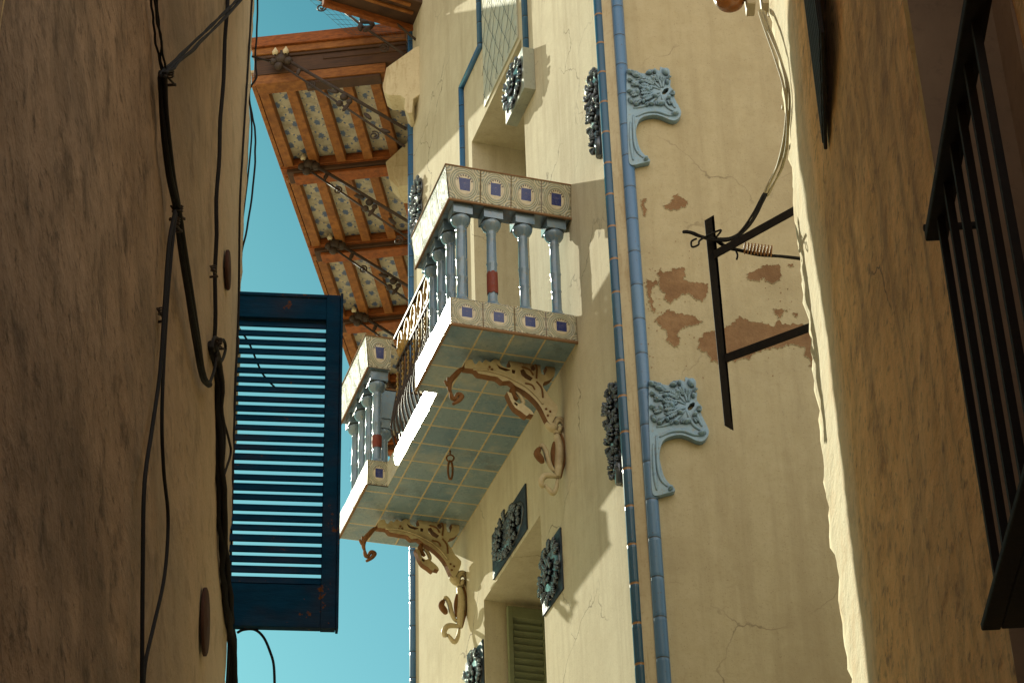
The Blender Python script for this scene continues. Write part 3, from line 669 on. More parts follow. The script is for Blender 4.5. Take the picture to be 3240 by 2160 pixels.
# underside tiles: uv in tile units
b = MB()
def uquad(a0, a1, c0, c1, z=.0):
    b.face([F.p(a0, c0, z), F.p(a1, c0, z), F.p(a1, c1, z), F.p(a0, c1, z)], uvs=[(a0 / .2475, c0 / .2125), (a1 / .2475, c0 / .2125), (a1 / .2475, c1 / .2125), (a0 / .2475, c1 / .2125)])
uquad(.0, 2.97, .0, .70); uquad(0, UA, .70, .85); uquad(UB, 2.97, .70, .85)
b.build('underside_tiles', M['under'], bal)
b = MB()
for i_, (p, q_) in enumerate((((U0 - .006, NF + .006), (U0 - .006, 0)), ((U0, NF + .006), (UA, NF + .006)), ((UB, NF + .006), (U1, NF + .006)))):
    b.bar(F.p(p[0], p[1], -.004), F.p(q_[0], q_[1], -.004), .016, .016)
    if i_: b.build('mortar_edge', M['grout'], bal); b = MB()
def tile_row(fr, p0, du, dn, cnt, z0, z1, out, name, mat=None, flare=0., ts=TS, corner=None):
    """a row of square tiles: p0 (u,n) start, direction (du,dn), outward (u,n)"""
    b = MB()
    for i in range(cnt):
        a = (p0[0] + du * ts * i, p0[1] + dn * ts * i); c = (p0[0] + du * ts * (i + 1), p0[1] + dn * ts * (i + 1))
        g_ = .0015
        a = (a[0] + du * g_, a[1] + dn * g_); c = (c[0] - du * g_, c[1] - dn * g_)
        o1 = (out[0] * flare, out[1] * flare)
        v = [(a[0], a[1], z0), (c[0], c[1], z0), (c[0] + o1[0], c[1] + o1[1], z1), (a[0] + o1[0] + (corner[0] if corner and i == 0 else 0), a[1] + o1[1] + (corner[1] if corner and i == 0 else 0), z1)]
        b.face([F.p(*q_) for q_ in v], uvs=[(0, 0), (1, 0), (1, 1), (0, 1)])
    return b.build(name, mat or M['maj'], bal)
# lower parapet: near end row, front rows, far bay's return
e_ = .003
tile_row(F, (U0 - e_, NF), 0, -1, 4, .006, .205, (-1, 0), 'parapet_tile_row', ts=NF / 4)
tile_row(F, (UB - e_, NF), 0, -1, 1, .006, .205, (-1, 0), 'parapet_tile_row', ts=.17)
tile_row(F, (U1 + e_, 0), 0, 1, 4, .006, .205, (1, 0), 'parapet_tile_row', ts=NF / 4)
b = MB()
rt = random.Random(21)
def edge_tile(ua, ub_, n_):
    c = F.p((ua + ub_) / 2, n_ - .0035, .1055); a, e = rt.uniform(-.02, .02), rt.uniform(-.03, .03)
    x = F.u + F.n * a; z = F.z + F.n * e; y = (z.normalized().cross(x.normalized())); b.obox(c, x * ((ub_ - ua) / 2 - .001), y * .0065, z * .0995)
for i in range(4): edge_tile(U0 + i * TS, U0 + (i + 1) * TS, NF)
b.build('white_edge_tiles', M['slabface'], bal, bevel=.002); b = MB()
for i in range(4): edge_tile(UB + i * TS, UB + (i + 1) * TS, NF)
b.build('white_edge_tiles', M['slabface'], bal, bevel=.002); b = MB()
for i in range(6):
    t = (UB - UA) / 6; edge_tile(UA + i * t, UA + (i + 1) * t, NM)
b.build('white_edge_tiles', M['slabface'], bal, bevel=.002)
# parapet body inside the tiles (ledge that carries the columns)
b = MB()
b.box(F, .0, .17, .0, NF - .011, .184, .203); b.box(F, .17, UA, NF - .17, NF - .011, .184, .203); b.box(F, UB, U1 - .17, NF - .17, NF - .011, .184, .203); b.box(F, U1 - .17, U1, 0, NF - .011, .184, .203)
b.box(F, UA - .004, UB + .004, NM - .14, NM - .011, .184, .203)
b.build('ledge', M['column'], bal)
# top rail: hollow box beams, tiled outside
RZ0, RZ1 = .985, 1.235
b = MB()
b.box(F, .004, .165, .0, NF - .004, RZ0, RZ1); b.box(F, .165, UA - .004, NF - .165, NF - .004, RZ0, RZ1)
b.build('top_rail', M['column'], bal, bevel=.003); b = MB()
b.box(F, UB + .004, U1 - .165, NF - .165, NF - .004, RZ0, RZ1); b.box(F, U1 - .165, U1 - .004, 0, NF - .004, RZ0, RZ1)
b.build('top_rail', M['bluerail'] if 'bluerail' in M else M['column'], bal, bevel=.003)
fl = .028
tile_row(F, (U0 - e_, NF), 0, -1, 4, RZ0 + .004, RZ1 + .006, (-1, 0), 'rail_tile_row', ts=NF / 4, flare=fl, corner=(0, fl + .004))
tile_row(F, (U0, NF + e_), 1, 0, 4, RZ0 + .004, RZ1 + .006, (0, 1), 'rail_tile_row', M['majm'], flare=fl, corner=(-fl - .004, 0))
tile_row(F, (UB, NF + e_), 1, 0, 4, RZ0 + .004, RZ1 + .006, (0, 1), 'rail_tile_row', M['majm'], flare=fl, corner=(-fl - .004, 0))
tile_row(F, (UB - e_, NF), 0, -1, 1, RZ0 + .004, RZ1 + .006, (-1, 0), 'rail_tile_row', ts=.17, flare=fl, corner=(0, fl + .004))
b = MB()   # thin coping lip over the tiles
for qq in (((-.034, .19, 0, NF + .036), (.19, UA + .002, NF - .17, NF + .036)), ((UB - .034, U1 + .03, NF - .17, NF + .036), (U1 - .17, U1 + .03, 0, NF - .17))):
    b = MB()
    for q_ in qq: b.box(F, q_[0], q_[1], q_[2], q_[3], RZ1 + .007, RZ1 + .016)
    if qq[0][0] < 0: b.build('coping', M['grout'], bal)
b.build('coping', M['grout'], bal)
b = MB()
b.bar(F.p(-.004, 0, RZ0 - .002), F.p(-.004, NF + .004, RZ0 - .002), .014, .014); b.bar(F.p(0, NF + .004, RZ0 - .002), F.p(UA, NF + .004, RZ0 - .002), .014, .014)
b.build('mortar_edge', M['grout'], bal); b = MB(); b.bar(F.p(UB, NF + .004, RZ0 - .002), F.p(U1, NF + .004, RZ0 - .002), .014, .014)
b.build('mortar_edge', M['grout'], bal)
# columns
def column_mesh():
    b = MB(); mis = []
    prof = [(.078, .203), (.080, .215), (.070, .226), (.052, .240), (.040, .258), (.038, .272), (.033, .285), (.032, .42), (.036, .432), (.032, .445), (.0345, .56), (.038, .572), (.0345, .585), (.033, .70), (.031, .80), (.035, .81), (.031, .822),
            (.034, .835), (.052, .850), (.064, .872), (.068, .892), (.062, .905)]
    b.lathe(prof, (0, 0, 0), seg=22); return b
F0 = Frame((0, 0, 0), F.az)
cb = column_mesh()
cb.box(F0, -.066, .066, -.066, .066, .906, .985)      # block over the capital
cb.box(F0, -.082, .082, -.082, .082, .2035, .211)
first = cb.build('column', M['column'], bal, loc=F.p(.085, .75, 0), local=True)
for e in first.data.polygons: pass
spots = [(.085, .54), (.085, .32), (.085, .10), (.29, .76), (.50, .76), (.70, .76), (UB + .09, .76), (UB + .30, .76), (UB + .51, .76), (UB + .72, .76), (U1 - .09, .54), (U1 - .09, .335), (U1 - .09, .13)]
cols = [first]
for (a, c_) in spots:
    cols.append(copy(first, F.p(a, c_, 0) - WL[bal]))
b = MB()   # broken glaze showing red brick on several columns
def redband(i_, z0, z1, a0=0, a1=2 * math.pi):
    c = cols[i_].location + WL[bal]; bb = MB(); n = 20
    rings = []
    for z, rr in ((z0, .0365), ((z0 + z1) / 2, .0375), (z1, .0365)):
        rings.append([bb.bm.verts.new(c + V((math.cos(a0 + (a1 - a0) * k / n) * rr, math.sin(a0 + (a1 - a0) * k / n) * rr, z + .006 * math.sin(k * 2.1)))) for k in range(n + 1)])
    for r_ in range(2):
        for k in range(n):
            f = bb.bm.faces.new((rings[r_][k], rings[r_][k + 1], rings[r_ + 1][k + 1], rings[r_ + 1][k])); f.smooth = True
    bb.build('bare_brick_band', M['red'], bal)
redband(1, .335, .50)
redband(4, .30, .34, 3.4, 6.6); redband(7, .36, .46, 3.2, 6.8)
# iron railing in the middle
b = MB(); NI = .63
b.bar(F.p(UA - .02, NI, 1.285), F.p(UB + .02, NI, 1.285), .045, .02); b.bar(F.p(UA - .02, NI, 1.03), F.p(UB + .02, NI, 1.03), .022, .018); b.bar(F.p(UA - .02, NI, .25), F.p(UB + .02, NI, .25), .022, .018)
k = 0; uu = UA + .02
while uu < UB:
    dz = .0
    pts = [F.p(uu, NI, 1.03), F.p(uu, NI + .0, .85), F.p(uu, NI + .035, .62), F.p(uu, NI + .05, .48), F.p(uu, NI + .02, .34), F.p(uu, NI, .25)]
    b.tube(smooth_pts(pts, 4), .008, 6); uu += .075
iron = b.build('iron_railing', M['iron'], bal)
b = MB()
for i in range(7):
    uc = UA + .12 + i * .18; c = F.p(uc, NI, 1.157); pts = []
    for j in range(17):
        t = 2 * math.pi * j / 16; pts.append(c + F.u * .062 * math.cos(t) + F.z * .105 * math.sin(t))
    b.tube(pts, .016, 6)
    b.ell(c, F.u * .018, F.n * .01, F.z * .04)
    for s_ in (-1, 1):
        b.tube(smooth_pts([F.p(uc + s_ * .09, NI, 1.05), F.p(uc + s_ * .075, NI, 1.12), F.p(uc + s_ * .1, NI, 1.19), F.p(uc + s_ * .07, NI, 1.25)], 3), .006, 5)
uu = UA + .0575
while uu < UB:
    b.tube([F.p(uu, NI + .012, .95), F.p(uu, NI + .012, .62)], .011, 6, rs=[.006, .006]); 
    for j in range(8): b.ell(F.p(uu, NI + .014, .62 + j * .045), F.u * .012, F.n * .012, F.z * .015, 0, 6, 4)
    uu += .15
b.build('gilt_ornament', M['gold'], bal)
# scroll brackets below: outline read off the ironwork, standing square to the wall
def z4(x, y): return (1050 + x * .5102, 1000 + y * .5102)
UBK = .35
def BP(x, y): px = z4(x, y); return F.p(*F.hu(px[0], px[1], UBK))
ARCH = [(815, 335), (818, 300), (838, 284), (862, 284), (872, 305), (888, 312), (905, 290), (925, 303), (945, 283), (975, 300), (1000, 280), (1030, 290), (1042, 318), (1075, 335), (1102, 328), (1088, 285), (1110, 272), (1130, 300), (1160, 288), (1188, 310), (1215, 290), (1240, 250), (1270, 240), (1310, 262), (1345, 250), (1364, 266), (1358, 300), (1375, 340), (1370, 385), (1340, 412), (1308, 422), (1300, 450), (1322, 482), (1350, 528), (1392, 570), (1388, 610), (1370, 650), (1345, 682), (1318, 640), (1290, 582), (1250, 530), (1190, 478), (1130, 445), (1095, 415), (1050, 417), (1020, 392), (975, 384), (940, 376), (900, 368), (880, 345), (850, 340)]
AH = [[(1012, 312), (1040, 330), (1085, 342), (1100, 350), (1070, 356), (1030, 340)], [(1160, 350), (1180, 342), (1200, 372), (1238, 398), (1222, 416), (1190, 400), (1165, 378)], [(1288, 300), (1312, 308), (1326, 345), (1312, 380), (1292, 372), (1284, 335)], [(1222, 325), (1242, 318), (1256, 340), (1244, 355), (1226, 348)], [(1108, 345), (1130, 350), (1125, 372), (1108, 366)]]
def scroll_bracket():
    b = MB(); th = F.u * .06
    def pl(pts, holes=()):
        P = smooth_pts([BP(*p) for p in pts] + [BP(*pts[0])], 2)[:-1]
        H = [[BP(*p) for p in h] for h in holes]
        b.prism([p - th / 2 for p in P], th, [[p - th / 2 for p in h] for h in H], 0, 1)
    pl(ARCH, AH)
    pl([(1078, 482), (1105, 492), (1120, 530), (1150, 556), (1172, 552), (1196, 572), (1230, 600), (1243, 626), (1215, 618), (1200, 632), (1165, 605), (1128, 580), (1100, 535)], [[(1125, 545), (1145, 560), (1140, 572), (1122, 558)]])
    def tb(pts, r, mi=0):
        r *= 1.55
        P = smooth_pts([BP(*p) for p in pts], 4); n = len(P)
        b.tube(P, r, 7, mi, rs=[r * (.55 + .6 * math.sin(math.pi * (i + .5) / n)) for i in range(n)])
    tb([(830, 320), (795, 335), (765, 365), (735, 400), (728, 440), (736, 470)], .011, 1)
    tb([(760, 520), (780, 485), (805, 495), (790, 520), (750, 545)], .010, 1)
    tb([(700, 400), (725, 430), (720, 380)], .008, 1)
    tb([(1130, 440), (1118, 462), (1125, 490), (1150, 520)], .012, 1); tb([(1160, 560), (1185, 540), (1170, 500), (1140, 470)], .009)
    tb([(736, 470), (745, 505), (765, 520)], .009, 1); tb([(1395, 700), (1425, 715)], .02); tb([(1330, 660), (1365, 690), (1395, 700)], .02)
    tb([(1425, 735), (1432, 800), (1432, 870), (1420, 940), (1412, 1000)], .014, 1); tb([(1380, 780), (1372, 850), (1378, 930)], .010, 1)
    tb([(880, 330), (900, 320), (930, 332), (950, 322)], .008, 1); tb([(1060, 365), (1120, 385), (1150, 380)], .010); tb([(1255, 300), (1275, 280), (1310, 285), (1340, 310), (1345, 350), (1330, 385), (1300, 400)], .010)
    cx, cy = 1408, 680
    for rr in (40, 26):
        tb([(cx + rr * math.cos(t), cy + rr * 1.1 * math.sin(t)) for t in [k * .52 for k in range(13)]], .012)
    tb([(1425, 720), (1450, 770), (1465, 830), (1455, 862)], .014)
    tb([(1392, 735), (1408, 800), (1412, 860), (1405, 930), (1400, 1000)], .022)
    tb([(1388, 965), (1362, 940), (1340, 890), (1325, 835), (1302, 800), (1290, 815)], .011)
    tb([(1288, 820), (1272, 850), (1298, 890), (1300, 908)], .014, 1)
    tb([(1420, 1000), (1370, 990), (1320, 990), (1296, 1022), (1302, 1052), (1318, 1045)], .012)
    tb([(1400, 1010), (1392, 1060), (1370, 1098), (1340, 1070), (1322, 1045)], .010)
    # rivets and raised edging on the camera side
    for (x, y) in ((1320, 590), (1345, 605), (1330, 630), (970, 330), (985, 345), (960, 350)):
        b.ell(BP(x, y) - F.u * .032, F.n * .008, F.z * .008, F.u * .008, 1, 8, 5)
    tb2 = [(870, 345), (940, 350), (1010, 365), (1080, 390), (1140, 420), (1200, 455), (1260, 510), (1300, 560)]
    P = smooth_pts([BP(*p) - F.u * .032 for p in tb2], 4); b.tube(P, .007, 6)
    for (x0, y0, x1, y1) in ((1170, 330, 1240, 380), (1240, 290, 1260, 400), (1260, 420, 1300, 520), (1190, 430, 1250, 470)):
        b.tube(smooth_pts([BP(x0, y0) - F.u * .031, BP((x0 + x1) / 2 + 12, (y0 + y1) / 2 - 8) - F.u * .031, BP(x1, y1) - F.u * .031], 4), .006, 6, 1)
    return b.build('scroll_bracket', [M['scroll'], M['rust']], bal, loc=F.p(UBK, 0, 0), bevel=0)
sb = scroll_bracket(); copy(sb, sb.location + F.u * 2.23)
# ring and hook hanging from the underside
hk = F.hz(1424, 1425, 0.); b = MB(); hp = F.p(hk[0], hk[1], 0)
b.tube([hp, hp - V((0, 0, .035))], .006, 6)
ri = hp - V((0, 0, .06)); b.tube([ri + V((.026 * math.cos(t), 0, .026 * math.sin(t))) for t in [k * .4488 for k in range(15)]], .006, 6)
lk = hp - V((0, 0, .155)); b.tube([lk + V((.016 * math.cos(t), 0, .075 * math.sin(t))) for t in [k * .4488 for k in range(15)]], .008, 6)
b.build('hanging_ring', M['rust'], bal)

# ================================================================== TIMBER CANOPY over the wing
ZS = 5.63                                                # soffit level
def CZ(x, y, z=ZS): return C.hz(x * Q2, y * Q2, z)
nE = (CZ(592, 192)[1] + CZ(810, 830)[1]) / 2
ub = [CZ(590, 190)[0], CZ(654, 375)[0], CZ(716, 565)[0], CZ(768, 735)[0]]
print('canopy', nE, ub)
sp = (ub[3] - ub[0]) / 3; ub = [ub[0] + i * sp for i in range(6)]
b = MB()
for (z0, z1) in ((ZS + .055, ZS + .075),):
    nu = int((ub[5] - ub[0]) / .21) + 1; nn = int(nE / .21) + 1
    for i in range(nu):
        for j in range(nn):
            a = ub[0] + i * .21; c = j * .21
            if c > nE - .03: continue
            c1 = min(c + .21, nE - .02)
            b.face([C.p(a, c, z0), C.p(a + .209, c, z0), C.p(a + .209, c1, z0), C.p(a, c1, z0)], uvs=[(0, 0), (1, 0), (1, (c1 - c) / .21), (0, (c1 - c) / .21)])
can = b.build('canopy', M['soff'], bld)
b = MB(); b.box(C, ub[0] + .02, ub[5] + .2, 0, nE + .04, ZS + .085, ZS + .14); b.build('roof_boards', M['cream'], can)
# rafters between the beams
bays = [(ub[i] + .10, ub[i + 1] - .10) for i in range(5)]
nr = [nE - .045, nE - .30, nE - .565, nE - .83, nE - 1.09, nE - 1.34]
rb = MB()
rb.box(Frame((0, 0, 0), C.az), 0, bays[0][1] - bays[0][0], -.045, .045, -.055, .05)
raf = rb.build('rafter', M['woodl'], can, loc=C.p(bays[0][0], nr[0], ZS + .004), local=True, bevel=.006)
for i, (a, c_) in enumerate(bays):
    for j, n_ in enumerate(nr):
        if (i, j) == (0, 0): continue
        copy(raf, C.p(a, n_, ZS + .004) - WL[can])
# carved beams standing out from the wall
F0C = Frame((0, 0, 0), C.az)
def beam_mesh(first_=False):
    b = MB(); w_ = nE + .04
    b.box(F0C, -.085, .10, .0, w_, -.06, .07, 1); b.box(F0C, -.085, .105, .02, w_ - .06, -.105, -.062, 0); b.box(F0C, -.06, .09, .06, w_ - .12, -.14, -.107, 1); b.box(F0C, -.108, -.086, .02, w_ - .01, -.05, .02, 1)
    b.box(F0C, .04, .12, .25, w_ - .02, -.075, -.02, 2)
    return b
bb_ = beam_mesh().build('cross_beam', [M['woodd'], M['woodo'], M['woodl']], can, loc=C.p(ub[1], 0, ZS), local=True, bevel=.006)
for i in (2, 3, 4, 5): copy(bb_, C.p(ub[i], 0, ZS) - WL[can])
b = MB(); w_ = nE + .05; u_ = ub[0]
b.box(C, u_ - .11, u_ + .10, .05, w_, ZS + .34, ZS + .46, 1)           # bright top board
b.box(C, u_ - .085, u_ + .10, .05, w_ - .015, ZS + .26, ZS + .338, 2)
b.box(C, u_ - .07, u_ + .10, .05, w_ - .03, ZS + .225, ZS + .258, 0)
b.box(C, u_ - .055, u_ + .10, .05, w_ - .03, ZS + .04, ZS + .223, 0)
b.box(C, u_ - .065, u_ + .10, .05, w_ * .55, ZS + .15, ZS + .195, 0)
b.box(C, u_ - .05, u_ + .10, .25, w_ - .05, ZS - .07, ZS + .038, 2)
b.box(C, u_ - .04, u_ + .08, .30, w_ * .66, ZS - .105, ZS - .072, 0)
b.build('end_beam', [M['woodd'], M['woodo'], M['woodl']], can, bevel=.006)
b = MB(); b.box(C, ub[0], ub[5] + .3, nE + .01, nE + .05, ZS - .04, ZS + .12); b.build('fascia_board', M['woodl'], can, bevel=.004)
b = MB()    # ragged roof-tile lip showing pale above the fascia
uu = ub[0]; rd = random.Random(9)
while uu < ub[5]:
    l = rd.uniform(.10, .16); b.box(C, uu, uu + l - .004, nE + .02, nE + .055 + rd.uniform(0, .025), ZS + .122, ZS + .15 + rd.uniform(0, .01)); uu += l
b.build('roof_tile_lip', M['cream'], can)
# tie rods: one assembly built at the first beam, copied to the others
def rod_assembly():
    b = MB(); u = -.02
    def P(n, z, du=0): return F0C.p(u + du, n, z)
    b.tube([P(1.22, -.02), P(.05, -1.02)], .017, 8); b.tube([P(1.20, -.14), P(.06, -1.22)], .011, 8)
    b.tube([P(1.22, -.02), P(1.22, .05)], .012, 8)
    for (n, z, r) in ((1.22, -.05, .06), (1.29, -.07, .04), (1.15, -.08, .045), (1.24, -.13, .045), (1.18, -.0, .04), (.62, -.58, .04), (.66, -.65, .035), (.57, -.64, .03)):
        b.ell(P(n, z), F0C.u * r * .7, F0C.n * r, F0C.z * r, 0, 10, 6)
    for (c, r, a0, d) in (((.93, -.40), .045, 1.2, 1), ((.34, -1.06), .05, 1.2, 1)):
        pts = []
        for i in range(23):
            t = i / 22; rr = r * (1 - .75 * t); a = a0 + d * 1.6 * 2 * math.pi * t; pts.append(P(c[0] + rr * math.cos(a), c[1] + rr * math.sin(a)))
        b.tube(pts, .008, 6)
    for (n, z, a) in ((.72, -.50, .4), (.60, -.70, 2.2), (.40, -.83, .9), (1.05, -.22, 1.9), (.24, -1.02, .5)):      # iron leaves
        b.ell(P(n, z), (F0C.n * math.cos(a) + F0C.z * math.sin(a)) * .06, (-F0C.n * math.sin(a) + F0C.z * math.cos(a)) * .022, F0C.u * .012, 0, 8, 5)
    for s_ in (-.05, .05):                                    # pale finials
        b.lathe([(.012, 0), (.027, .018), (.029, .038), (.015, .065), (.004, .09)], P(1.22 + s_, -.02, -.03), seg=10, mi=1)
    return b
zr = ZS + .05
ra = rod_assembly().build('tie_rod', [M['iron'], M['cream']], can, loc=C.p(ub[0] - .1, 0, ZS + .2), local=True)
for i in (1, 2, 3, 4): copy(ra, C.p(ub[i] - .13, 0, ZS - .03) - WL[can])
# white corbels where the beams meet the wall
def z1(x, y): return (700 + x * .4464, y * .4464)
def corbel(pts, u):
    b = MB(); P = [C.p(*C.hu(*z1(x, y), u)) for x, y in pts]
    b.prism(P, C.u * .22); return b.build('corbel', M['cream'], bld, bevel=.006)
corbel([(1440, 315), (1375, 335), (1170, 480), (1158, 540), (1143, 610), (1150, 650), (1185, 674), (1270, 678), (1303, 700), (1296, 770), (1322, 803), (1352, 800), (1362, 700), (1440, 650)], -.26)
corbel([(1420, 960), (1345, 985), (1165, 1150), (1190, 1270), (1250, 1330), (1345, 1318), (1420, 1300)], 1.22)
b = MB(); P = [C.p(*C.hu(*z1(x, y), 1.19)) for x, y in [(1420, 1165), (1218, 1178), (1222, 1240), (1260, 1320), (1420, 1310)]]; b.prism(P, C.u * .28); b.build('corbel', M['cream'], bld, bevel=.006)

# --- wedge of boarded eaves over the balcony facade
ZE = 5.96
b = MB()
wedge = [(3.93, -.0), (3.80, .86), (3.5, 1.0), (3.6, .0)]
b.prism([F.p(a, c, ZE) for a, c in wedge], V((0, 0, .07)), mi=0)
ev = b.build('eaves_board', [M['woodd']], bld)
b = MB(); b.bar(F.p(3.945, 0, ZE + .0), F.p(3.81, .88, ZE + .0), .05, .12); b.build('eaves_edge_beam', M['woodo'], ev, bevel=.004)
b = MB()
for i in range(6):
    a = F.p(3.75 - i * .1, .05 + i * .05, ZE - .012); c = F.p(3.62 - i * .12, .86 + i * .03, ZE - .012); b.bar(a, c, .03, .02)
b.build('eaves_batten', M['woodl'], ev)
# iron stay under that eave, seen against the sky, with leaf, scroll and finial
def CUq(x, y, u): return C.p(*C.hu(x * Q2, y * Q2, u))
b = MB(); u_ = -.15
b.tube([CUq(740, -12, u_), CUq(835, 62, u_), CUq(950, 140, u_)], .013, 8)
b.tube([CUq(825, -30, u_), CUq(870, 20, u_), CUq(955, 92, u_)], .013, 8)
b.tube([CUq(690, -15, u_ + .02), CUq(800, 25, u_ + .02), CUq(845, 50, u_)], .010, 8)
for (x, y, a) in ((838, 50, .3), (828, 62, 1.6), (846, 66, 2.6), (835, 40, 2.2), (852, 52, 1.0)):
    c = CUq(x, y, u_); b.ell(c, (C.n * math.cos(a) + C.z * math.sin(a)) * .06, (-C.n * math.sin(a) + C.z * math.cos(a)) * .028, C.u * .02, 0, 8, 5)
c0 = C.loc(CUq(738, 18, u_)); pts = []
for i in range(25):
    t = i / 24; rr = .055 * (1 - .8 * t); a = 1.5 + 1.7 * 2 * math.pi * t; pts.append(C.p(u_, c0[1] + rr * math.cos(a), c0[2] + rr * math.sin(a)))
b.tube(pts, .008, 6)
c0 = C.loc(CUq(882, 112, u_)); pts = []
for i in range(25):
    t = i / 24; rr = .05 * (1 - .8 * t); a = .5 + 1.7 * 2 * math.pi * t; pts.append(C.p(u_, c0[1] + rr * math.cos(a), c0[2] + rr * math.sin(a)))
b.tube(pts, .008, 6)
b.build('eaves_stay', M['iron'], ev)
# fine bird netting across the gap
b = MB()
A0, A1, B0, B1 = CUq(700, -10, -.05), CUq(950, -5, -.05), CUq(800, 78, -.05), CUq(950, 90, -.05)
n = 16
for i in range(n + 1):
    t = i / n
    b.tube([A0.lerp(A1, t), B0.lerp(B1, t)], .0016, 4, cap=False)
for i in range(9):
    t = i / 8; b.tube([A0.lerp(B0, t), A1.lerp(B1, t)], .0016, 4, cap=False)
b.build('bird_net', M['net'], ev)

# ================================================================== LEFT BUILDING
def rough_wall(fr, u0, u1, z0, z1, step, amp, seed, holes=(), side=1, edge_amp=.012, ustep=None):
    b = MB(); us = []; x = u1; s_ = step
    while x > u0: us.append(x); s_ = step * (1 + .0 * (u1 - x)); x -= s_
    us.append(u0); us = us[::-1]; nz = int((z1 - z0) / step); zs = [z0 + (z1 - z0) * i / nz for i in range(nz + 1)]
    for h in holes:
        us = sorted(set([x for x in us if abs(x - h[0]) > .02 and abs(x - h[1]) > .02] + [h[0], h[1]])); zs = sorted(set([x for x in zs if abs(x - h[2]) > .02 and abs(x - h[3]) > .02] + [h[2], h[3]]))
    grid = []
    for i, u in enumerate(us):
        row = []
        for z in zs:
            d = noise.noise(V((u * 1.1, z * .9, seed))) * amp * 1.6 + noise.noise(V((u * 6, z * 5, seed + 5))) * amp * .5 + noise.noise(V((u * 22, z * 16, seed + 9))) * amp * .25
            e = 0
            if i >= len(us) - 4:
                fe = (i - len(us) + 5) / 4; e = (noise.noise(V((3.3, z * 3.0, seed))) * edge_amp * 1.5 + noise.noise(V((1.3, z * 8.3, seed))) * edge_amp * .7 + noise.noise(V((7.3, z * 27, seed))) * edge_amp * .7) * (1 if i == len(us) - 1 else 0)
                d += (noise.noise(V((u * 9, z * 11, seed + 2))) * edge_amp * .9 + noise.noise(V((u * 30, z * 34, seed + 4))) * edge_amp * .4) * fe
            row.append(b.bm.verts.new(fr.p(u + e, side * d, z)))
        grid.append(row)
    for i in range(len(us) - 1):
        for j in range(len(zs) - 1):
            cu_ = (us[i] + us[i + 1]) / 2; cz = (zs[j] + zs[j + 1]) / 2
            if any(h[0] < cu_ < h[1] and h[2] < cz < h[3] for h in holes): continue
            f = b.bm.faces.new((grid[i][j], grid[i + 1][j], grid[i + 1][j + 1], grid[i][j + 1])); f.smooth = True
    # turn the far edge round the corner
    last = grid[-1]; back = [b.bm.verts.new(fr.p(us[-1] + .02, fr_out(fr) * -.9, z)) for z in zs]; mid = [b.bm.verts.new(v.co + fr.n * fr_out(fr) * -.04 + fr.u * .012) for v in last]
    for j in range(len(zs) - 1):
        f = b.bm.faces.new((last[j], mid[j], mid[j + 1], last[j + 1])); f.smooth = True
        f = b.bm.faces.new((mid[j], back[j], back[j + 1], mid[j + 1])); f.smooth = True
    return b
def fr_out(fr): return 1 if fr is RW else -1          # which way the wall faces the alley
LBH = 11.6
left = thing('left_building', 'dark rough rendered house wall filling the left of the alley', 'building', L.p(-4, 2, 0))
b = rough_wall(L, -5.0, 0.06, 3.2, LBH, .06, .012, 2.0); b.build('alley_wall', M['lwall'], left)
b = MB(); LLO = 8.6
b.face([L.p(-22, .0, 0), L.p(-5.0, .0, 0), L.p(-5.0, .0, LLO), L.p(-22, .0, LLO)]); b.face([L.p(-5.0, 0, LLO), L.p(-5.0, 9, LLO), L.p(-5.0, 9, LBH), L.p(-5.0, 0, LBH)]); b.face([L.p(-5.0, 0, 0), L.p(.06, 0, 0), L.p(.06, 0, 3.2), L.p(-5.0, 0, 3.2)])
LE = V((-1.92, 12.1, 0)); LT = V((0, 0, LBH))       # the house runs on beyond the corner, bending away to the left
A_, B_ = L.p(.066, .03, 0), L.p(.066, 9, 0); LE2 = LE + V((-8, 1, 0))
LB = LE + V((-.27, 0, 0)); LTT = LE + V((.11, 0, LBH))
b.face([A_, LB, LTT, A_ + LT]); b.face([LB, LE2, LE2 + LT, LTT]); b.face([A_ + LT, LTT, LE2 + LT, B_ + LT])
b.face([L.p(-5.0, 0, LBH), L.p(.066, .03, LBH), L.p(.066, 9, LBH), L.p(-5.0, 9, LBH)]); b.face([L.p(-22, 0, LLO), L.p(-5.0, 0, LLO), L.p(-5.0, 9, LLO), L.p(-22, 9, LLO)])
b.face([L.p(-22, 0, 0), L.p(-22, 9, 0), L.p(-22, 9, LLO), L.p(-22, 0, LLO)])
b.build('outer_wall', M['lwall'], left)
# blue louvred shutter swung out at the corner
LS = Frame(L.p(.0, .004, 0), 82.5)          # shutter plane: u to the right, n away from the camera
def SH(x, y): return LS.hn(x * Q2, y * Q2, 0)
tl, bl, tr, br = SH(548, 674), SH(534, 1440), SH(783, 684), SH(768, 1448)
Wd = (tr[0] + br[0]) / 2; zt_ = (tl[2] + tr[2]) / 2; zb_ = (bl[2] + br[2]) / 2
print('shutter', Wd, zt_, zb_, (SH(742, 700)[0]))
st = SH(742, 1100)[0]
top_in = SH(640, 735)[2]; bot_in = SH(640, 1345)[2]
b = MB()
b.box(LS, st, Wd, -.02, .02, zb_, zt_); b.box(LS, Wd + .001, Wd + .012, -.03, .024, zb_ - .004, zt_ + .004)
b.box(LS, -.05, -.012, -.018, .018, zb_, zt_)
b.box(LS, -.012, st, -.018, .018, top_in, zt_ - .002); b.box(LS, -.012, st, -.018, .018, zb_ + .002, bot_in)
b.box(LS, .0, st, -.024, -.019, zt_ - .02, zt_ - .003)
shut = b.build('shutter', M['shut'], left, bevel=.003)
for zz in (zb_ + .25, zt_ - .28):
    hb = MB(); hb.tube([LS.p(-.002, -.02, zz - .04), LS.p(-.002, -.02, zz + .04)], .011, 10); hb.build('hinge', M['iron'], shut)
shut['label'] = 'open dark blue louvred shutter with chipped paint'
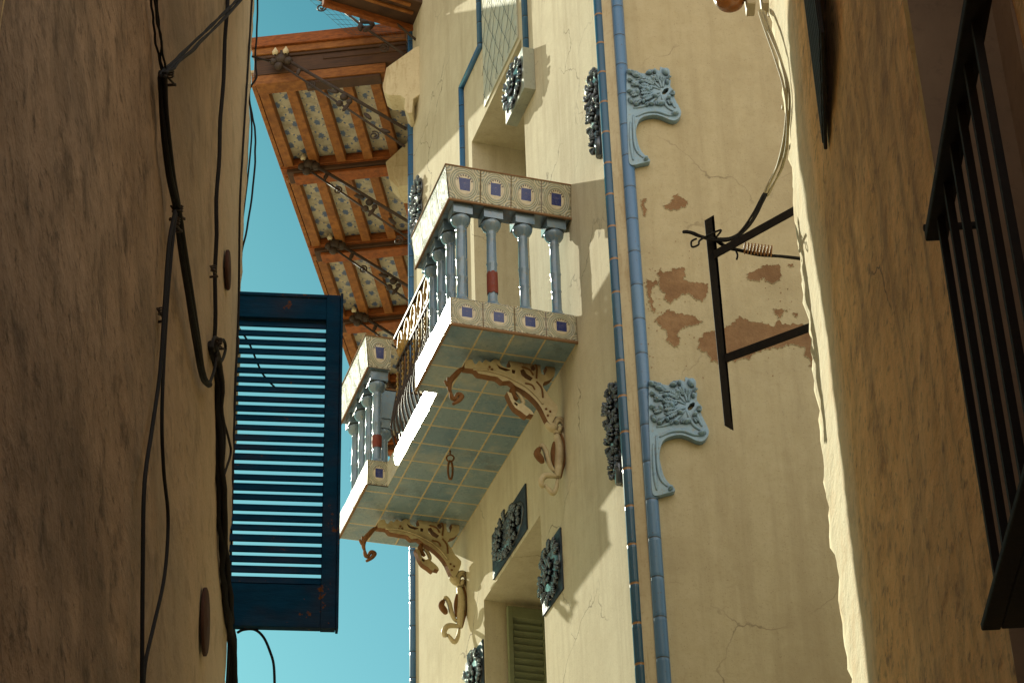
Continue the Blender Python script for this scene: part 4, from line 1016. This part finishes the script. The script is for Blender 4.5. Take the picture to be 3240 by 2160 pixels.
b = MB(); NSL = 27; pit = (top_in - bot_in) / NSL
for i in range(NSL):
    zc = bot_in + pit * (i + .5); t = R(63 + 4 * math.sin(i * 3.7) * (1 if i in (4, 9, 15, 16, 22) else .35))
    b.obox(LS.p((st - .012) / 2, 0, zc + .0012 * math.sin(i * 1.7)), LS.u * ((st + .012) / 2 + .004), (LS.n * math.cos(t) + LS.z * math.sin(t)) * (.0205 + .0012 * math.sin(i * 2.3)), (-LS.n * math.sin(t) + LS.z * math.cos(t)) * .0035)
b.build('louvre_slats', M['shut'], shut)
# round anchor plates
for (x, y, r) in ((523, 620, .08), (471, 1427, .12)):
    p = L.hn(x * Q2, y * Q2, -.01); b = MB(); c = L.p(p[0], -.005, p[2]); b.lathe([(r, 0), (r, .010), (r * .94, .013), (.02, .014), (.015, .016)], c, axis=-L.n, seg=28); b.build('anchor_plate', M['disc'], left)

# ================================================================== RIGHT BUILDING
right = thing('right_building', 'ochre rough rendered house wall with a sunlit ragged edge on the right of the alley', 'building', RW.p(-4, -2, 0))
h1 = RW.hn(2893, 138, 0); h2 = RW.hn(3205, 60, 0)
tb_ = RW.hn(2150 * Q2, 565 * Q2, .12); bb2 = RW.hn(3132, 1969, .12)
print('rail z', tb_, bb2, 'hole', h1, h2)
zr_top = tb_[2]; zr_bot = bb2[2]
hole = (h2[0] - .0, h1[0], zr_bot - .05, 9.5)
RH = 9.7; RLO = 5.2
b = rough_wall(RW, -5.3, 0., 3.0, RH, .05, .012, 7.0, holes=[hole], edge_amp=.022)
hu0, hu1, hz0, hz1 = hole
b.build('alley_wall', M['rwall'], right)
b = MB()
dp = -.24
b.face([RW.p(hu1, .0, hz0), RW.p(hu1, .0, hz1), RW.p(hu1, dp, hz1), RW.p(hu1, dp, hz0)]); b.face([RW.p(hu0, 0, hz0), RW.p(hu0, 0, hz1), RW.p(hu0, dp, hz1), RW.p(hu0, dp, hz0)])
b.face([RW.p(hu0, dp, hz0), RW.p(hu1, dp, hz0), RW.p(hu1, dp, hz1), RW.p(hu0, dp, hz1)]); b.face([RW.p(hu0, 0, hz0), RW.p(hu1, 0, hz0), RW.p(hu1, dp, hz0), RW.p(hu0, dp, hz0)]); b.face([RW.p(hu0, 0, hz1), RW.p(hu1, 0, hz1), RW.p(hu1, dp, hz1), RW.p(hu0, dp, hz1)])
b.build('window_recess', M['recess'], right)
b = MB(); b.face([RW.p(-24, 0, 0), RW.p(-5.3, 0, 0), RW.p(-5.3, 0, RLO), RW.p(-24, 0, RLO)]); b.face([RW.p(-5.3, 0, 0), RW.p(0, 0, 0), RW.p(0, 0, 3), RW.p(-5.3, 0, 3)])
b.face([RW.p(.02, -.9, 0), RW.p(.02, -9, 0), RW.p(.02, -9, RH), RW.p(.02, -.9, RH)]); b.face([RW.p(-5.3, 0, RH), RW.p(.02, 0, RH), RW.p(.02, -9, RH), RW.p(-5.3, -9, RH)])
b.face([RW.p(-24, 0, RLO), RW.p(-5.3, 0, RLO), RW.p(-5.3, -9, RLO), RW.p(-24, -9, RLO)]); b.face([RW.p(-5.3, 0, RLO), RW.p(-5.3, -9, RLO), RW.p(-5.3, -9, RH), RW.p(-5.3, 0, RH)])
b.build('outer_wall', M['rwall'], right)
# iron guard rail before that recess
NR = .12
tops = [RW.hn(2440 + .689 * x, .689 * y, NR)[0] for x, y in ((790, 1080), (820, 960), (855, 810), (890, 650), (930, 480), (975, 300), (1020, 150))]
print('bars u', tops)
du_ = (tops[-1] - tops[0]) / 6
u_far = tb_[0] - .0; u_near = hu0 - .25
b = MB()
b.box(RW, u_near, u_far - .02, NR - .028, NR + .028, zr_top, zr_top + .03); b.box(RW, u_far - .035, u_far - .02, .0, NR + .03, zr_top + .0285, zr_top + .045)
b.build('top_bar', M['black'], right, bevel=.004); b = MB()
b.box(RW, u_near, bb2[0], NR - .022, NR + .022, zr_bot - .02, zr_bot + .0)
b.box(RW, u_near, bb2[0], -.0, NR - .023, zr_bot - .018, zr_bot - .002)
gr = b.build('window_guard_rail', M['black'], right, bevel=.004)
i = 0
bar0 = None
while tops[0] + i * du_ > u_near:
    u = tops[0] + i * du_ - .0
    if bar0 is None:
        bb3 = MB(); bb3.box(Frame((0, 0, 0), RW.az), -.0095, .0095, -.009, .009, 0, zr_top - zr_bot); bar0 = bb3.build('bar', M['black'], gr, loc=RW.p(u, NR, zr_bot), local=True)
    else: copy(bar0, RW.p(u, NR, zr_bot) - WL[gr])
    i += 1
# dark shutter leaf hanging off the wall higher up
p0 = RW.hn(2613, 474, .015); P0 = RW.p(*p0); d6 = -V((math.sin(R(6.5)), math.cos(R(6.5)), 0))
b = MB(); n6 = V((-d6.y, d6.x, 0))
b.obox(P0 + d6 * .35 + V((0, 0, 1.1)), d6 * .35, n6 * .007, V((0, 0, 1.1)))
for j in range(7):
    b.obox(P0 + d6 * (.05 + j * .1) + n6 * -.009 + V((0, 0, 1.1)), d6 * .035, n6 * .003, V((0, 0, 1.08)))
b.build('shutter', M['black'], right, bevel=.003)

# ================================================================== CABLES and fittings
def cable(pts, r, label, fr=L, n=-.03, name='cable', mat=None, strands=1, spread=.006, cat='cable', wob=.0, seed=0, group=None):
    rd = random.Random(seed); b = MB()
    P = [fr.p(*fr.hn(x * Q2, y * Q2, n)) for x, y in pts]; P = smooth_pts(P, 6)
    ln = len(P)
    for s_ in range(strands):
        ph = 2 * math.pi * s_ / strands + rd.random(); tw = rd.uniform(.15, .35); sp_ = spread if strands > 1 else 0
        Q_ = []
        for i, p in enumerate(P):
            a = ph + tw * i * .4; e = 1 if 0 < i < ln - 1 else .6
            Q_.append(p + V((math.cos(a), math.sin(a) * .4, math.sin(a))) * sp_ * e + V((noise.noise(V((i * .31, s_ * 7.1, seed))), 0, 0)) * wob)
        b.tube(Q_, r, 7)
    o = b.build(name, mat or M['cable'], loc=P[0]); tag(o, label, cat, group); return o
cable([(372, 165), (378, 280), (392, 400), (408, 478), (418, 560), (436, 680), (452, 780), (466, 862), (480, 884)], .0075, 'thickest black cable bundle on the left wall, running down to a cut end', strands=4, spread=.0075, seed=1, cat='cable bundle')
cable([(600, -60), (545, 5), (480, 72), (430, 120), (388, 160), (376, 172)], .0045, 'taut black cables leaving the left wall clamp up towards the sky', strands=4, spread=.012, n=-.05, seed=2, wob=.01, cat='cable bundle')
cable([(350, -30), (358, 40), (368, 110), (376, 170)], .0035, 'loose pair of thin cables dropping into the upper clamp on the left wall', strands=3, spread=.009, seed=3, wob=.01)
cable([(402, 485), (388, 560), (378, 700), (368, 850), (350, 980), (332, 1110), (328, 1300), (326, 1600)], .006, 'long black cable falling straight down the left wall, left of its looping twin', seed=4)
cable([(404, 490), (392, 600), (380, 760), (372, 950), (376, 1080), (386, 1190), (378, 1320), (352, 1440), (334, 1520), (328, 1600)], .0055, 'black cable bowing to the right in a long loop low on the left wall', seed=5)
cable([(415, 515), (425, 600), (440, 680), (455, 760)], .0035, 'short thin black cable beside the thick bundle on the left wall', seed=25, wob=.004)
cable([(524, -20), (516, 120), (506, 300), (498, 460), (495, 620), (493, 790)], .008, 'thin straight black cable close to the edge of the left wall', seed=6, n=-.015, wob=.004)
cable([(487, 790), (500, 850), (504, 950), (505, 1060), (510, 1180), (516, 1300), (524, 1400), (534, 1470), (538, 1600)], .011, 'bundle of black cables twisting down the corner beside the blue shutter', strands=4, spread=.011, seed=7, n=-.02, cat='cable bundle', wob=.01)
cable([(512, 960), (526, 1010), (530, 1040), (518, 1080), (512, 1100)], .005, 'small slack loop of thin cable beside the shutter', seed=8, n=-.02)
cable([(480, 884), (492, 850), (500, 800), (512, 780), (518, 800), (508, 830), (496, 815), (505, 785), (492, 775), (486, 800)], .006, 'tangled knot of black cable around the middle clamp on the left wall', seed=9, n=-.03, cat='cable knot')
cable([(580, -20), (574, 80), (566, 210), (558, 340), (551, 470), (548, 700), (540, 900), (532, 1200), (525, 1480), (519, 1600)], .005, 'black cable running the whole height along the edge of the left wall', n=-.005, seed=10)
cable([(593, -20), (590, 60), (587, 130), (588, 178), (573, 208), (577, 255), (586, 300), (586, 360), (580, 440), (564, 540), (552, 590)], .0045, 'outer wavy cable hanging against the blue sky left of the eaves', fr=LS, n=.05, seed=11, wob=.004)
cable([(572, 180), (570, 215), (576, 260), (578, 310), (570, 400), (558, 500), (552, 560)], .004, 'inner thin cable hanging against the blue sky near the wall edge', fr=LS, n=.05, seed=12)
cable([(545, 1452), (560, 1445), (585, 1445), (605, 1462), (620, 1495), (629, 1530), (631, 1600)], .0055, 'black cable arching out below the blue shutter against the sky', fr=LS, n=.01, seed=13)
cable([(545, 748), (572, 788), (592, 835), (606, 862), (632, 890)], .0045, 'thin dark cable seen through the upper slats of the blue shutter', fr=LS, n=.12, seed=14)
# clamps on the left wall
def clamp(x, y, label, s_=1.):
    p = L.hn(x * Q2, y * Q2, -.02); b = MB(); P = L.p(p[0], 0, p[2])
    b.tube([P + L.u * .05, P + L.u * .045 - L.n * .05 * s_], .0045, 8)
    b.tube([P - L.n * .048 * s_ + L.u * .05, P - L.n * .012 * s_ - L.u * .02], .0035, 8)
    for t in (-.006, .004, .012): b.tube([P - L.n * .03 * s_ + V((.016 * s_ * math.cos(a), .0, t + .004 * math.sin(a))) + L.u * (.012 * math.sin(a)) for a in [k * .7 for k in range(10)]], .0026, 6)
    tag(b.build('cable_clamp', M['iron'], loc=P), label, 'cable clamp', 'cable clamps along the left wall')
clamp(378, 172, 'highest iron cable clamp, where the cables fork')
clamp(400, 482, 'iron cable clamp a third of the way down, where the bundle splits in two')
clamp(400, 510, 'small iron clamp just beneath the splitting point of the cable bundle', .8)
clamp(374, 717, 'little clamp gripping the two thin falling cables', .5)
clamp(494, 785, 'iron cable clamp beside the tangled knot near the shutter top')
clamp(492, 618, 'thin rod clamp on the straight cable by the wall edge', .6)
# spike at the top of the corner
p = L.hn(574 * Q2, 85 * Q2, 0); P = L.p(.03, 0, p[2]); b = MB(); b.tube([P, P + V((.075, .02, -.012))], .005, 8); b.ell(P + V((.078, .02, -.012)), V((.01, 0, 0)), V((0, .006, 0)), V((0, 0, .006)))
tag(b.build('wall_spike', M['iron'], loc=P), 'short iron spike sticking out of the left wall edge towards the eaves', 'spike')

# steel cable post braced off the right building
G = Frame((0, 8.75, 0), 90)          # upright plane facing the camera (u to the right)
def GP(x, y, n=0.): return G.p(*G.hn(x * Q2, y * Q2, n))
def RE(x, y):                        # a point on the plane of the right building's end
    h = G._h(x * Q2, y * Q2, V((0, 8.47, 0)), V((0, 1, 0))); return G.p(*h)
post = thing('bracket_post', 'black steel post held off the right wall by two slanting arms', 'post', GP(1675, 980))
b = MB(); a, c = GP(1628, 497), GP(1675, 984)
b.prism([GP(1618, 506), GP(1640, 493), GP(1683, 965), GP(1685, 986), GP(1664, 974)], V((0, .012, 0)))
b.prism([GP(1634, 500), GP(1640, 493), GP(1683, 965), GP(1679, 975)], V((0, .05, 0)))
b.build('upright', M['black'], post, bevel=.002)
def arm(x0, y0, x1, y1):
    b = MB(); A = GP(x0, y0) + V((0, -.008, 0)); B = RE(x1, y1); d = (B - A).normalized(); B = B + d * .06
    b.bar(A, B, .008, .042); b.obox((A + B) / 2 + V((0, .02, .022)), (B - A) / 2, V((.004, .018, 0)), V((0, 0, .004)))
    return b.build('arm', M['black'], post, bevel=.002)
arm(1640, 588, 1850, 470); arm(1665, 826, 1880, 745)
def gcable(pts, r, label, mat=None, strands=1, spread=.008, seed=0, y=0., name='cable', cat='cable'):
    return cable(pts, r, label, fr=G, n=y, strands=strands, spread=spread, seed=seed, mat=mat, name=name, cat=cat)
class _Fan:      # the bundle bows forward of the wall end on its way down to the post
    def hn(s, x, y, n): t = min(1., max(0., (y / Q2 - 25) / 425.)); return G.hn(x, y, -.30 - .45 * math.sin(math.pi * min(1, t * 1.15)) + .28 * t)
    def p(s, *a): return G.p(*a)
cable([(1748, 25), (1760, 60), (1785, 130), (1803, 190), (1809, 250), (1806, 320), (1792, 380), (1772, 420), (1757, 450)], .0055, 'bundle of ivory cables dropping from the junction box along the sunlit wall edge', fr=_Fan(), mat=M['cablew'], strands=5, spread=.013, seed=31, cat='cable bundle')
gcable([(1757, 445), (1735, 490), (1710, 525), (1680, 548), (1640, 550), (1610, 545), (1590, 536), (1572, 533)], .0055, 'black cable bundle sweeping down to the steel post and past it', None, 4, .010, 32, y=-.03, cat='cable bundle')
gcable([(1600, 548), (1588, 555), (1590, 567), (1604, 562), (1610, 550), (1655, 528), (1645, 545)], .005, 'small curled cable loop left of the steel post', None, 1, 0, 33, y=-.035)
gcable([(1640, 548), (1670, 568), (1700, 575), (1740, 585), (1800, 590), (1870, 598)], .0055, 'black cable pair running from the steel post back to the right wall', None, 3, .006, 34, y=-.01, cat='cable bundle')
gcable([(1690, 575), (1694, 586), (1692, 596)], .005, 'tiny dangling cable end under the upper arm', None, 1, 0, 35, y=-.02)
b = MB()
for i in range(9):
    c = GP(1708 + i * 7.6, 570 + i * .9, -.02); t = i * .0
    b.tube([c + V((.006 * math.sin(a), .022 * math.cos(a), .026 * math.sin(a))) + V((.01 * a / 6.28, 0, 0)) for a in [k * .52 for k in range(13)]], .0042, 6)
tag(b.build('cable_coil', M['copper'], loc=GP(1740, 573)), 'copper coloured spring coil wound round the cable beside the steel post', 'coil')
# lamp and junction box at the top of the frame
lp = thing('wall_lamp', 'amber glass bulkhead lamp on a beige box at the top', 'lamp', GP(1690, 5))
b = MB(); c = GP(1676, 2); ax = (G.u * -.9 + V((0, -.3, -.35))).normalized(); b.ell(c, G.u * .075, V((0, .06, 0)), V((0, 0, .062)), 0, 20, 12); b.build('glass_bowl', M['amber'], lp)
b = MB(); b.ell(c + V((.0, .004, .012)), G.u * .081, V((0, .064, 0)), V((0, 0, .052)), 0, 20, 12); b.build('rim', M['plastic'], lp)
b = MB(); b.obox(GP(1722, -2), G.u * .022, V((0, .05, 0)), V((0, 0, .075))); b.build('housing', M['plastic'], lp, bevel=.006)
b = MB(); b.obox(GP(1762, 2), G.u * .032, V((0, .045, 0)), V((0, 0, .055))); b.obox(GP(1792, -2), G.u * .018, V((0, .04, 0)), V((0, 0, .05)))
for s_ in (-.02, 0, .02): b.tube([GP(1757, 32) + V((s_, 0, .012)), GP(1757, 32) + V((s_, 0, -.02))], .007, 8)
tag(b.build('junction_box', M['plastic'], loc=GP(1762, 0), bevel=.004), 'beige junction box with ivory cables coming out of its base', 'junction box')
p = GP(1803, 328 * .75, -.02); b = MB(); b.obox(p, V((.016, 0, 0)), V((0, .014, 0)), V((0, 0, .008))); b.tube([p, p + V((.03, .03, 0))], .005, 8)
tag(b.build('cable_clip', M['cablew'], loc=p, bevel=.003), 'pale clip pinning the ivory cables to the sunlit wall edge', 'clip')

# ================================================================== LIGHT
SUN = (F.u * 2.93 + F.n * 1.0 + V((0, 0, 1)) * 1.92).normalized()
ld = bpy.data.lights.new('sun', 'SUN'); ld.energy = 5.0; ld.angle = R(.5); ld.color = (1., .965, .76)
lo = bpy.data.objects.new('sun', ld); COL.objects.link(lo); lo.rotation_euler = SUN.to_track_quat('Z', 'Y').to_euler(); lo.location = (0, 0, 30)
wd = bpy.data.worlds.new('World'); sc.world = wd; wd.use_nodes = True; nt = wd.node_tree; k = N(nt)
bg = nt.nodes['Background']; sky = nt.nodes.new('ShaderNodeTexSky'); sky.sky_type = 'NISHITA'; sky.sun_disc = False
sky.sun_elevation = math.asin(SUN.z); sky.sun_rotation = math.atan2(SUN.x, SUN.y); sky.altitude = 50; sky.dust_density = 1.5
tc = nt.nodes.new('ShaderNodeTexCoord'); sp_ = nt.nodes.new('ShaderNodeSeparateXYZ'); nt.links.new(tc.outputs['Generated'], sp_.inputs[0])
fr_ = k.ramp(sp_.outputs[1], -.62, .06)       # towards the far end of the alley the sky is teal, behind us a warm fill tint is added
vis = k.mix(k.ramp(sp_.outputs[2], .36, .66), (.40, .93, .82), (.215, .68, .655))
hi = k.ramp(sp_.outputs[2], .12, .60, .22, 1.10)
back = k.mix(1., (13.2, 8.0, 4.4), hi, 'MULTIPLY')
side_ = k.ramp(sp_.outputs[0], -.75, -.28, .32, 1.)
back = k.mix(1., back, k.ramp(sp_.outputs[0], -.85, -.1, .62, 1.12), 'MULTIPLY')
vis = k.mix(1., vis, side_, 'MULTIPLY')
tint = k.mix(fr_, back, vis)
col = k.mix(1., sky.outputs[0], tint, 'MULTIPLY')
nt.links.new(col, bg.inputs[0]); bg.inputs[1].default_value = .12
sc.view_settings.view_transform = 'Standard'; sc.view_settings.look = 'None'; sc.view_settings.exposure = 0; sc.view_settings.gamma = 1
sc.cycles.max_bounces = 8; sc.cycles.use_denoising = True
